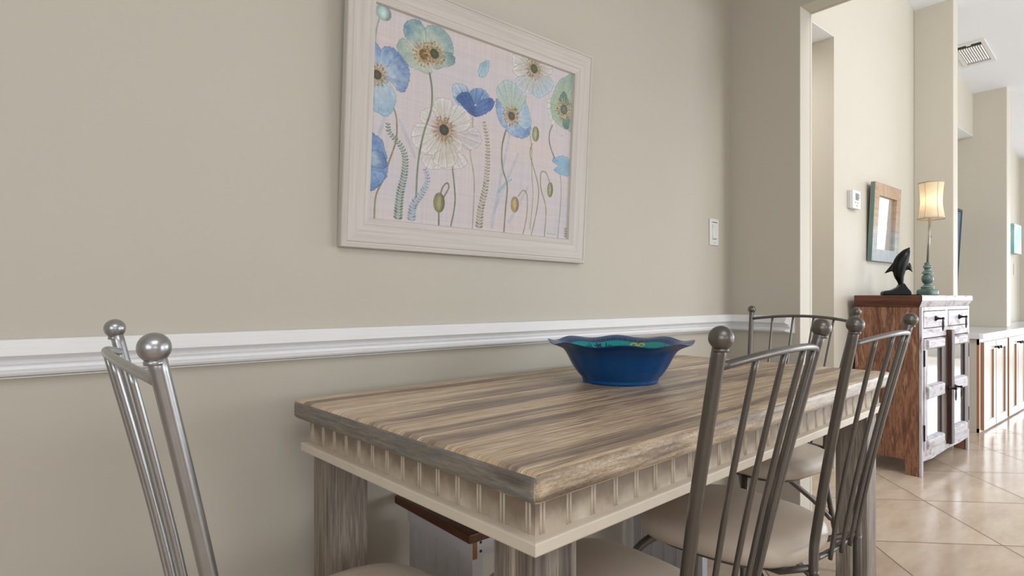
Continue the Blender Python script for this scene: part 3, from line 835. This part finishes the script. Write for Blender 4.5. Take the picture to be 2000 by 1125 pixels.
def grid_canvas(name, img, x0, x1, z0, z1, y, parent, mat):
    PH, PW = img.shape[:2]
    xs = np.linspace(x0, x1, PW); zs = np.linspace(z0, z1, PH)
    co = np.empty((PH, PW, 3), np.float32); co[..., 0] = xs[None]; co[..., 1] = y; co[..., 2] = zs[:, None]
    idx = np.arange(PH * PW).reshape(PH, PW)
    q = np.stack([idx[:-1, :-1], idx[:-1, 1:], idx[1:, 1:], idx[1:, :-1]], -1).reshape(-1, 4)
    me = bpy.data.meshes.new(name)
    me.vertices.add(PH * PW); me.vertices.foreach_set('co', co.ravel())
    me.loops.add(q.size); me.loops.foreach_set('vertex_index', q.ravel().astype(np.int32))
    me.polygons.add(len(q)); me.polygons.foreach_set('loop_start', np.arange(0, q.size, 4, dtype=np.int32))
    me.update(calc_edges=True)
    ca = me.color_attributes.new('paint', 'FLOAT_COLOR', 'POINT')
    ca.data.foreach_set('color', np.concatenate([img, np.ones((PH, PW, 1))], -1).astype(np.float32).ravel())
    me.materials.append(mat); me.validate()
    o = bpy.data.objects.new(name, me); C.objects.link(o); o.parent = parent
    return o

def frame_members(parent, Wf, Hf, prof, mat, name='frame_member', mats=None):
    """mitred frame in the local x-z plane, front towards -y, bottom edge at z=0"""
    for side in range(4):
        Lx = Wf if side % 2 == 0 else Hf
        half = (Hf if side % 2 == 0 else Wf) / 2
        k = len(prof)
        vs = [(-(Lx / 2 - w), -d, w - half) for w, d in prof] + [((Lx / 2 - w), -d, w - half) for w, d in prof]
        mb = MB(); mb.add(vs, [(i, (i + 1) % k, (i + 1) % k + k, i + k) for i in range(k)])
        o = mb.build(name, mats[side] if mats else mat, parent)
        o.location = (0, 0, Hf / 2); o.rotation_euler = (0, -PI / 2 * side, 0)

M['frame'] = streak_wood('whitewashed_picture_frame', [(0.36, (196, 189, 182)), (0.5, (203, 196, 189)), (0.64, (208, 201, 195))], (3, 130, 130), (6, 600, 600), 0.5, 0.05, seed=12, amt=0.06, dark=(170, 162, 156))
pic = thing('framed_picture', 'large poppy watercolour in a whitewashed frame hanging on the wall above the table', 'picture', (PX, 1.4815, PZ))
pic.rotation_euler = (math.radians(PLEAN), math.radians(PROLL), 0)
FP = [(0, 0), (0, .021), (.002, .0235), (.009, .0245), (.0105, .0222), (.0150, .0220), (.017, .0238), (.060, .0215), (.0615, .0203), (.063, .0203), (.065, .0212), (.080, .0175), (.083, .010), (.083, 0)]
frame_members(pic, PWD, PHT, FP, M['frame'])
cimg = paint_canvas(520, 416)
grid_canvas('canvas', cimg, -PWD / 2 + .082, PWD / 2 - .082, .082, PHT - .082, -.0095, pic, attr_mat('painted_canvas', 0.7, 0.0, True))
mb = MB(); mb.box(-PWD / 2 + .081, PWD / 2 - .081, -.0085, -.001, .081, PHT - .081); mb.build('backing_board', M['whitewood'], pic)

# ------------------------------------------------------------------ switch plate
sw = thing('light_switch', 'white rocker light switch plate on the beige wall near the room corner', 'switch', (2.4275, YW, 1.247))
mb = MB(); mb.box(-.0365, .0365, -.006, 0, 0, .121); mb.build('cover_plate', M['white'], sw, bevel=.003)
mb = MB(); mb.extr([(-.006, .030), (-.0105, .032), (-.0075, .062), (-.0105, .094), (-.006, .096)], 'x', -.0165, .0165); mb.build('rocker', M['white'], sw)
for q in ((-.020, .022, .1035, .1065), (-.0165, .0165, .0272, .0285), (-.002, .002, .010, .013)):
    mb = MB(); mb.box(q[0], q[1], -.0066, -.0058, q[2], q[3]); mb.build('marking', M['dark'], sw)

# ------------------------------------------------------------------ thermostat
th_ = thing('thermostat', 'white wall thermostat with small grey screen beside the wooden-framed mirror', 'thermostat', (3.925, YH + .001, 1.552))
mb = MB(); mb.box(-.062, .055, -.010, 0, .002, .108); mb.build('base_plate', M['whitewood'], th_, bevel=.003)
mb = MB(); mb.box(-.058, .060, -.034, -.010, 0, .112); mb.build('housing', M['white'], th_, bevel=.004)
mb = MB(); mb.box(-.022, .026, -.0352, -.0338, .052, .094); mb.build('screen', M['grey'], th_)
for x_, z_ in ((-.02, .038), (.012, .036), (-.002, .018), (.038, .084), (.038, .070)):
    mb = MB(); mb.box(x_ - .005, x_ + .005, -.036, -.0338, z_ - .003, z_ + .003); mb.build('button', M['grey'], th_)

# ------------------------------------------------------------------ wood-framed mirror in the niche
def painted_wood():
    t = NT('worn_tan_and_blue_frame_paint')
    c = t.n('ShaderNodeTexCoord'); sp = t.n('ShaderNodeSeparateXYZ')
    g = t.n('ShaderNodeNewGeometry'); t.l(g.outputs['Position'], sp.inputs[0])
    z = t.math('DIVIDE', t.math('SUBTRACT', sp.outputs[2], 1.24), .5)
    f = t.noise(t.coord(scale=(14, 14, 8)), 1, 5, .65, .4)
    k = t.math('ADD', z, t.math('MULTIPLY', t.math('SUBTRACT', f, .5), .8))
    col = t.ramp(k, [(0.1, (150, 158, 162)), (0.35, (172, 172, 170)), (0.5, (176, 156, 136)), (0.7, (188, 160, 126)), (0.95, (178, 148, 116))])
    f2 = t.noise(t.coord(scale=(40, 40, 10)), 1, 4, .7)
    col = t.mix(.35, col, t.ramp(f2, [(.35, (150, 120, 100)), (.6, (255, 255, 255))]), 'MULTIPLY')
    t.col(col).pr(.5).bump(f2, .3, .001)
    return t.m
mir = thing('wall_mirror', 'mirror in a chunky worn tan and blue wooden frame on the wall above the cabinet', 'mirror', (4.405, YH - .004, 1.245))
mir.rotation_euler = (math.radians(2.6), 0, 0)
M['mfr'] = painted_wood(); M['green'] = plain('worn_green_painted_edge', (104, 128, 122), .5, var=.3, scale=14)
MW, MH = .475, .505
FPM = [(0, 0), (0, .026), (.003, .028), (.079, .028), (.082, .020), (.082, 0)]
frame_members(mir, MW, MH, FPM, M['mfr'])
mb = MB(); mb.box(-MW / 2 - .002, -MW / 2 + .001, -.0265, -.001, .002, MH - .002); mb.build('painted_edge', M['green'], mir)
def mirror_mat():
    t = NT('silvered_mirror'); t.col(lin((232, 234, 238))).pr(.04, .95); return t.m
mb = MB(); mb.box(-MW / 2 + .08, MW / 2 - .08, -.012, -.008, .08, MH - .08); mb.build('mirror_glass', mirror_mat(), mir)

# ------------------------------------------------------------------ reclaimed wood cabinet
cab = thing('storage_cabinet', 'reclaimed wood cabinet, brown plank side, whitewashed front with two drawers and glass doors', 'cabinet', (3.868, 1.083, 0))
CW, CD, CH = .970, .330, 1.022
mb = MB(); mb.extr([(.0, .0), (.066, .0), (.072, .085), (CD - .07, .085), (CD - .06, .0), (CD, .0), (CD, .955), (.0, .955)], 'x', 0, .022); mb.build('side_panel', M['redwood'], cab, bevel=.002)
mb = MB(); mb.extr([(.0, .0), (.066, .0), (.072, .085), (CD - .07, .085), (CD - .06, .0), (CD, .0), (CD, .955), (.0, .955)], 'x', CW - .022, CW); mb.build('side_panel', M['redwood'], cab, bevel=.002)
mb = MB(); mb.box(.022, CW - .022, CD - .015, CD, .09, .955); mb.build('back_panel', M['redwood'], cab)
mb = MB(); mb.box(.022, CW - .022, .02, CD - .015, .09, .105); mb.box(.022, CW - .022, .02, CD - .015, .45, .462); mb.build('shelf', M['redwood'], cab)
# top with flared moulding: brown at the side, whitewashed on the front
pf = [(0, .955), (-.004, .955), (-.022, .992), (-.022, 1.014), (-.018, 1.022), (0, 1.022)]
mb = MB()
mb.box(0, CW, 0, CD, .9551, 1.0219, 1)
k = len(pf)
vs = [(d, d, z) for d, z in pf] + [(CW - d * 2.2, d, z) for d, z in pf]
mb.add(vs, [(i, (i + 1) % k, (i + 1) % k + k, i + k) for i in range(k)], 0)
vs = [(d * .6, CD, z) for d, z in pf] + [(d * .6, d, z) for d, z in pf]
mb.add(vs, [(i, (i + 1) % k, (i + 1) % k + k, i + k) for i in range(k)] + [tuple(range(k))[::-1], tuple(range(k, 2 * k))], 1)
vs = [(CW - d * 2.2, d, z) for d, z in pf] + [(CW - d * 2.2, CD, z) for d, z in pf]
mb.add(vs, [(i, (i + 1) % k, (i + 1) % k + k, i + k) for i in range(k)] + [tuple(range(k, 2 * k))], 0)
mb.build('top', [M['distress'], M['redtop']], cab)
# face frame
mb = MB()
mb.box(.0, .028, -.014, 0, 0, .955); mb.build('stile', M['distress_v'], cab, bevel=.002)
mb = MB(); mb.box(CW - .03, CW, -.014, 0, 0, .955); mb.build('stile', M['distress_v'], cab, bevel=.002)
mb = MB()
mb.box(.028, CW - .03, -.013, 0, .933, .955); mb.build('rail', M['distress'], cab, bevel=.0015)
mb = MB(); mb.box(.028, CW - .03, -.013, 0, .778, .832); mb.build('rail', M['distress'], cab, bevel=.0015)
mb = MB(); mb.box(.443, .498, -.013, 0, .832, .933); mb.build('drawer_divider', M['distress'], cab, bevel=.0015)
mb = MB(); mb.extr([(.028, .085), (.2, .075), (.5, .085), (.75, .078), (CW - .03, .085), (CW - .03, .142), (.028, .142)], 'y', -.013, 0)
mb.build('rail', M['distress'], cab, bevel=.0015)
mb = MB(); mb.box(.028, CW - .03, 0.0, .004, .832, .933); mb.build('drawer_recess', M['dark'], cab)
def ring_pull(par, x, y, z, nm='ring_pull', up=False):
    mb = MB()
    mb.lathe([(.0001, 0), (.014, 0), (.016, .003), (.010, .010), (.006, .018), (.005, .032), (.0085, .036), (.0085, .042), (.0001, .046)], 16)
    mb.xf(Matrix.Translation((x, y, z)) @ Matrix.Rotation(PI / 2, 4, 'X'))
    mb.ring((x, y - .038, z - .036), .0285, .0030, (1, .15, 0), (0, 0, 1), 28, 8, sy=1.15)
    return mb.build(nm, M['blackmetal'], par)
for x0, x1 in ((.032, .439), (.502, .936)):
    mb = MB(); mb.box(x0, x1, -.016, .0, .836, .930)
    d = mb.build('drawer', M['distress'], cab, bevel=.003)
    ring_pull(d, (x0 + x1) / 2, -.016, .887)
def door(x0, x1, rs0, rs1, ls_mat, rs_mat):
    """x0..x1 door, left stile width rs0, right stile width rs1"""
    mb = MB(); mb.box(x0, x0 + rs0, -.020, .0, .145, .774); d = mb.build('door', ls_mat, cab, bevel=.0025)
    mb = MB(); mb.box(x1 - rs1, x1, -.020, .0, .145, .774); mb.build('door_stile', rs_mat, d, bevel=.0025)
    for z0, z1 in ((.712, .774), (.428, .508), (.145, .206)):
        mb = MB(); t = -.034
        mb.extr([(-.002, z0), (-.018, z0), (t, z0 + .010), (t, z1 - .008), (-.018, z1), (-.002, z1)], 'x', x0 + rs0 * .55, x1 - rs1 * .9)
        mb.build('door_rail', M['distress'], d, bevel=.004)
    for z0, z1 in ((.505, .715), (.203, .431)):
        mb = MB(); mb.box(x0 + rs0 - .004, x1 - rs1 + .004, -.008, -.005, z0, z1); mb.build('glass_pane', M['glass'], d)
    return d
d1 = door(.030, .462, .050, .115, M['distress_v'], M['darkwood'])
d2 = door(.528, .936, .050, .095, M['distress_v'], M['darkwood'])
mb = MB(); mb.box(.462, .520, -.042, -.001, .118, .812); mb.build('centre_batten', M['darkwood'], d1, bevel=.004)
ring_pull(d1, .435, -.030, .462); ring_pull(d2, .552, -.030, .462)
for z0 in (.20, .62):
    mb = MB(); mb.box(.026, .033, -.0225, -.013, z0, z0 + .09); mb.build('hinge', M['blackmetal'], d1)
    mb = MB(); mb.box(.934, .944, -.0225, -.013, z0, z0 + .09); mb.build('hinge', M['blackmetal'], d2)

# ------------------------------------------------------------------ dolphin figurine
dol = thing('dolphin_figurine', 'black carved dolphin standing on its tail on top of the reclaimed wood cabinet', 'figurine', (4.13, 1.262, 1.022), math.radians(-39.7 - 14))
def P2(X, Z): return ((X - 175) * .000674, 0, (1100 - Z) * .000674)
spine = [(196, 1030, 21, 20), (193, 1005, 20, 20), (188, 965, 29, 24), (178, 915, 44, 34), (180, 860, 55, 42), (190, 810, 60, 46), (208, 765, 56, 44), (226, 728, 44, 38), (241, 700, 30, 26), (252, 682, 15, 14), (264, 668, 4, 4)]
mb = MB()
pts = smooth_path([P2(a, b) for a, b, c, d in spine], 5)
nr = len(spine)
rads = smooth_path([(c * .000674, d * .000674, 0) for a, b, c, d in spine], 5)
SEG = 24; vs = []
for i, p in enumerate(pts):
    t = (pts[min(i + 1, len(pts) - 1)] - pts[max(i - 1, 0)]).normalized()
    s_ = Vector((t.z, 0, -t.x)); b = Vector((0, 1, 0))
    for k2 in range(SEG):
        a = 2 * PI * k2 / SEG
        vs.append(p + s_ * math.cos(a) * rads[i].x + b * math.sin(a) * rads[i].y)
mb.add(vs, [(i * SEG + k2, i * SEG + (k2 + 1) % SEG, (i + 1) * SEG + (k2 + 1) % SEG, (i + 1) * SEG + k2) for i in range(len(pts) - 1) for k2 in range(SEG)], 0, True)
mb.add(vs[-SEG:], [tuple(range(SEG))]); mb.add(vs[:SEG], [tuple(range(SEG))[::-1]])
mb.build('body', M['black'], dol)
def fin(name, outline, th):
    o_ = smooth_path([P2(a, b) for a, b in outline], 5, True)
    n = len(o_); c = sum(o_, Vector()) / n
    vs = [c + Vector((0, -th, 0)), c + Vector((0, th, 0))] + [c + (p - c) * .55 + Vector((0, -th * .9, 0)) for p in o_] + o_ + [c + (p - c) * .55 + Vector((0, th * .9, 0)) for p in o_]
    fs = [(0, 2 + i, 2 + (i + 1) % n) for i in range(n)] + [(1, 2 + 2 * n + (i + 1) % n, 2 + 2 * n + i) for i in range(n)]
    fs += [(2 + i, 2 + n + i, 2 + n + (i + 1) % n, 2 + (i + 1) % n) for i in range(n)] + [(2 + n + i, 2 + 2 * n + i, 2 + 2 * n + (i + 1) % n, 2 + n + (i + 1) % n) for i in range(n)]
    mb = MB(); mb.add(vs, fs, 0, True); mb.build(name, M['black'], dol)
fin('dorsal_fin', [(138, 800), (105, 835), (78, 870), (62, 898), (95, 888), (122, 880), (140, 900), (165, 860)], .008)
fin('flipper', [(235, 800), (265, 808), (280, 845), (286, 888), (262, 872), (243, 868), (228, 880), (218, 840)], .009)
mb = MB()   # tail flukes spreading on the cabinet top
mb.extr([(P2(q, 0)[0], z) for q, z in ((36, 0), (35, .016), (48, .026), (120, .034), (165, .052), (185, .075), (210, .075), (236, .046), (262, .024), (268, .010), (266, 0))], 'y', -.028, .028)
mb.build('tail_flukes', M['black'], dol, bevel=.008, seg=3)

# ------------------------------------------------------------------ table lamp
lamp = thing('table_lamp', 'lit table lamp with cream hourglass shade and sage green turned base on the cabinet', 'lamp', (4.49, 1.21, 1.022), math.radians(-12))
K = .000724 * .97
mb = MB()
mb.lathe([(68 * K, 0), (70 * K, 6 * K), (70 * K, 40 * K), (64 * K, 52 * K), (52 * K, 58 * K)], 48, power=6)
mb.build('plinth', M['teal'], lamp, bevel=.001)
mb = MB()
pr = [(52, 56), (54, 60), (50, 66), (50, 74), (54, 80), (40, 88), (26, 100), (28, 108), (40, 122), (48, 145), (46, 168), (36, 188), (28, 196), (44, 202), (46, 208), (40, 216), (27, 226), (24, 240), (30, 252), (36, 258), (37, 266), (30, 274), (22, 284), (26, 292), (24, 300), (10, 304)]
mb.lathe([(r * K, z * K) for r, z in pr], 36)
mb.build('turned_base', M['teal'], lamp)
for r, z in ((46, 205), (37, 262), (54, 80)):
    mb = MB(); mb.ring((0, 0, z * K), r * K - .001, .002, (1, 0, 0), (0, 1, 0), 32, 8); mb.build('worn_rim', M['teal_l'], lamp)
tl = .050
def lx(z): return tl * (z - 290 * K) / (700 * K)
mb = MB()
mb.tube([(lx(300 * K), 0, 298 * K), (lx(760 * K), 0, 760 * K)], .0075, 16)
mb.build('pole', M['steel'], lamp)
mb = MB(); zc_ = 548 * K
mb.tube([(lx(zc_) + .005, 0, zc_), (lx(zc_) + .016, -.004, zc_)], .0025, 8); mb.ball((lx(zc_) + .018, -.004, zc_ - .002), .005)
mb.build('switch_knob', M['steel'], lamp)
def shade_mat():
    t = NT('cream_fabric_shade')
    out = t.t.nodes['Material Output']
    tr = t.n('ShaderNodeBsdfTranslucent'); tr.inputs['Color'].default_value = lin((250, 240, 222))
    mx = t.n('ShaderNodeMixShader'); mx.inputs[0].default_value = .55
    t.col(lin((236, 226, 208))).pr(.8)
    t.l(t.b.outputs[0], mx.inputs[1]); t.l(tr.outputs[0], mx.inputs[2]); t.l(mx.outputs[0], out.inputs['Surface'])
    return t.m
sz0, sz1 = .497, .730
cx_ = lx(.63)
pts_ = [(.0935 if t == 0 else .0, 0) for t in (0,)]
prof = []
for i in range(17):
    t = i / 16
    r = .0735 + (.020 * (1 - t) ** 2.6 if t < .5 else 0) + (.016 * t ** 3 if t > 0 else 0)
    r = .0590 + .0155 * max(0, 1 - t * 1.9) ** 1.6 + .0115 * max(0, (t - .35) / .65) ** 1.8
    prof.append((r, sz0 + (sz1 - sz0) * t))
mb = MB(); mb.lathe(prof, 48, (cx_, 0), closed=False)
sh = mb.build('lamp_shade', shade_mat(), lamp)
so = sh.modifiers.new('thick', 'SOLIDIFY'); so.thickness = .0012
mb = MB()
for r, z in ((prof[0][0], sz0), (prof[-1][0], sz1)): mb.ring((cx_, 0, z), r, .0026, (1, 0, 0), (0, 1, 0), 48, 8)
for k2 in range(6):
    a = math.radians(-62 + 60 * k2)
    mb.tube([(cx_ + r * 1.012 * math.cos(a), r * 1.012 * math.sin(a), z) for r, z in prof], .0012, 6)
mb.build('shade_trim', plain('grey_beige_shade_trim', (168, 156, 138), .8), sh)
mb = MB(); mb.ball((cx_, 0, .612), .026, sz=1.2)
tb = NT('warm_glowing_bulb'); tb.b.inputs['Emission Color'].default_value = (1, .89, .73, 1); tb.b.inputs['Emission Strength'].default_value = 11
mb.build('bulb', tb.m, lamp)
mb = MB(); mb.tube(smooth_path([(-.06, .02, .006), (-.12, .035, .004), (-.18, .03, .004), (-.24, .05, .004)], 6), .0028, 8); mb.build('power_cord', M['blackmetal'], lamp)

# ------------------------------------------------------------------ base cabinets and counter
for (x0, x1, yb, lab) in ((5.478, 6.295, 1.56, 'cream base cabinet with two panelled doors, nearest end of the white counter'), (6.297, 7.07, 1.205, 'cream base cabinet under the white counter, second along from the wooden cabinet'), (7.072, 7.86, 1.205, 'cream base cabinet under the white counter, furthest from the wooden cabinet')):
    t = thing('base_cabinet', lab, 'cabinet', (x0, 1.152, 0), 0, 'base cabinets under the white counter')
    w = x1 - x0; dp = yb - 1.152
    mb = MB(); mb.box(0.012, w, 0.012, dp, .0, .70); mb.box(0, .012, .014, dp, .0, .70, 0)
    mb.build('carcass', M['cabside'], t)
    mb = MB(); mb.box(0, w, 0, .014, .0, .03); mb.box(0, w, 0, .014, .655, .70); mb.box(.012, .05, 0, .014, .03, .655); mb.box(w - .03, w, 0, .014, .03, .655); mb.box(w / 2 - .012, w / 2 + .03, 0, .014, .03, .655)
    mb.box(0, .012, 0, .014, .0, .70, 1)
    mb.build('face_frame', [M['cabdoor'], M['cabedge']], t)
    for j, (a, b) in enumerate(((.055, w / 2 + .005), (w / 2 + .018, w - .012))):
        mb = MB(); z0, z1 = .012, .672; s_ = .062; y0, y1 = -.020, 0
        mb.box(a, a + s_, y0, y1, z0, z1); mb.box(b - s_, b, y0, y1, z0, z1); mb.box(a + s_, b - s_, y0, y1, z0, z0 + s_); mb.box(a + s_, b - s_, y0, y1, z1 - s_, z1)
        mb.box(a + s_, b - s_, -.008, -.001, z0 + s_, z1 - s_)
        mb.box(a - .0006, a + .0004, y0 + .0005, y1, z0 + .001, z1 - .001, 1)
        mb.box(b - s_ - .0004, b - s_ + .0004, y0 + .0005, -.008, z0 + s_, z1 - s_, 1)
        d = mb.build('door', [M['cabdoor'], M['cabedge']], t)
        kx = b - .03 if j == 0 else a + .03
        mb = MB(); mb.lathe([(.0001, 0), (.009, 0), (.006, .004), (.005, .014), (.011, .020), (.013, .026), (.009, .031), (.0001, .032)], 16)
        mb.xf(Matrix.Translation((kx, -.020, .622)) @ Matrix.Rotation(PI / 2, 4, 'X')); mb.build('knob', M['blackmetal'], d)
ct = MB()
yf = 1.112
poly = [(5.47, yf), (8.66, yf), (8.66, 1.296), (8.655, 1.296), (8.655, YH - .002), (6.866, YH - .002), (6.866, 1.210), (6.716, 1.210), (6.716, 1.573), (5.196, 1.573), (5.196, YH), (5.44, YH), (5.44, yf + .03), (5.45, yf + .009)]
poly = [(5.47, yf), (8.66, yf), (8.66, 1.296), (8.655, 1.296), (8.655, YH - .002), (6.866, YH - .002), (6.866, 1.210), (6.716, 1.210), (6.716, 1.573), (5.44, 1.573), (5.44, yf + .03), (5.45, yf + .009)]
ct.extr(poly, 'z', .7005, .742)
o = ct.build('countertop', M['counter'], bevel=.008, seg=3)
tag(o, 'long white countertop with a rounded corner on top of the cream base cabinets', 'countertop')

# ------------------------------------------------------------------ pictures further along, vent, far switch
p2 = thing('framed_picture', 'dark-framed blue picture leaning off the niche wall behind the first pier', 'picture', (6.17, 1.572, 1.065))
p2.rotation_euler = (math.radians(3.0), 0, 0)
M['slate'] = plain('dark_slate_frame', (52, 62, 70), .4); M['bluepaint'] = plain('muted_blue_picture', (92, 118, 140), .35, var=.25, scale=3)
frame_members(p2, .66, .735, [(0, 0), (0, .05), (.022, .052), (.024, .044), (.024, 0)], M['slate'])
mb = MB(); mb.box(-.31, .31, -.044, -.038, .02, .715); mb.build('picture_panel', M['bluepaint'], p2)
def canvas_mat():
    t = NT('aqua_abstract_canvas')
    f = t.noise(t.coord(scale=(6, 6, 6)), 1.2, 5, .6, .5)
    t.col(t.ramp(f, [(.3, (104, 164, 160)), (.5, (150, 190, 188)), (.6, (196, 208, 204)), (.75, (190, 150, 110))])).pr(.5); return t.m
cv = thing('canvas_picture', 'small square aqua canvas on the wall past the second pier', 'picture', (8.20, YH, 1.478))
mb = MB(); mb.box(-.175, .175, -.066, 0, 0, .312); mb.build('stretched_canvas', canvas_mat(), cv, bevel=.003)
fs_ = thing('wall_plate', 'small blank cream wall plate below the aqua canvas', 'switch', (8.40, YH, 1.255))
mb = MB(); mb.box(-.04, .04, -.006, 0, 0, .12); mb.build('plate', M['cabside'], fs_, bevel=.002)

vent = thing('ceiling_vent', 'white slatted air vent set in the sloping ceiling above the hall', 'vent', (5.96, 1.285, cz(5.96)))
vent.rotation_euler = (0, math.atan(.155), 0)
mb = MB(); hx, hy = .20, .108
mb.box(-hx, hx, -hy, -hy + .03, -.008, 0); mb.box(-hx, hx, hy - .03, hy, -.008, 0); mb.box(-hx, -hx + .028, -hy + .03, hy - .03, -.008, 0); mb.box(hx - .03, hx, -hy + .03, hy - .03, -.008, 0)
mb.build('vent_frame', M['white'], vent, bevel=.002)
mb = MB(); mb.box(-hx + .028, hx - .03, -hy + .03, hy - .03, -.002, -.0005); mb.build('duct_backing', M['dark'], vent)
for i in range(10):
    y = -hy + .038 + i * (2 * hy - .076) / 9
    mb = MB(); mb.extr([(y - .006, -.002), (y + .002, -.010), (y + .006, -.009), (y - .002, -.002)], 'x', -hx + .075, hx - .066); mb.build('slat', M['white'], vent)
mb = MB(); mb.box(hx - .066, hx - .03, -hy + .03, hy - .03, -.006, -.003); mb.build('deflector', plain('grey_deflector', (170, 170, 170), .5), vent)
mb = MB(); mb.box(-hx + .026, -hx + .034, -.015, .015, -.014, -.004); mb.build('lever', M['white'], vent)

# ------------------------------------------------------------------ light
w = bpy.data.worlds.new('daylight'); bpy.context.scene.world = w; w.use_nodes = True
bg = w.node_tree.nodes['Background']; bg.inputs['Color'].default_value = (.86, .93, 1.0, 1); bg.inputs['Strength'].default_value = 1.6
def area(name, loc, rot, sx, sy, power, col):
    l = bpy.data.lights.new(name, 'AREA'); l.shape = 'RECTANGLE'; l.size = sx; l.size_y = sy; l.energy = power; l.color = col
    o = bpy.data.objects.new(name, l); C.objects.link(o); o.location = loc; o.rotation_euler = rot
    return o
area('window_light_far', (11.95, -1.75, 1.28), (PI / 2, 0, PI / 2), 5.2, 2.0, LF, (.88, .95, 1.0))
area('window_light_living', (6.05, -4.97, 1.2), (PI / 2 + .28, 0, 0), 5.4, 2.2, LL, (.93, .97, 1.0))
area('window_light_dining', (0, -4.97, 1.55), (PI / 2, 0, 0), 2.5, 1.25, LD, (1.0, .985, .97))
area('fill_light_left', (-2.15, -2.25, 1.55), (PI / 2, 0, -PI / 2), 3.2, 1.4, LW, (.98, .98, 1.0))  # added fill that brightens the faces turned towards the left wall
area('fill_light_passage', (3.2, 2.1, 2.5), (0, 0, 0), .5, .5, LP, (1, .97, .93))  # unseen fill added to brighten the passage wall
hl = area('fill_light_hall', (3.0, -1.3, 2.9), (0, 0, 0), .9, .9, LH, (.97, .98, 1.0))  # unseen fill added in the living room, aimed at the pier sides
hl.rotation_euler = (Vector((5.3, 1.3, 1.4)) - Vector((3.0, -1.3, 2.9))).to_track_quat('-Z', 'Y').to_euler()
area('fill_light_dining', (0.0, -1.2, 2.74), (0, 0, 0), 1.4, 1.4, LC, (1.0, .97, .93))  # unseen overhead fill added to soften the dining room light

# ------------------------------------------------------------------ camera
cam = bpy.data.cameras.new('camera'); co = bpy.data.objects.new('camera', cam); C.objects.link(co)
co.location = (0, 0, 1.01); co.rotation_euler = (PI / 2, 0, math.radians(-39.7))
cam.sensor_width = 36; cam.lens = 36 * 1149.6 / 2000; cam.shift_y = (580.75 - 562.5) / 2000
cam.clip_start = .02; cam.clip_end = 60
sc = bpy.context.scene; sc.camera = co
sc.view_settings.view_transform = 'Standard'; sc.view_settings.look = 'None'; sc.view_settings.exposure = EXPO
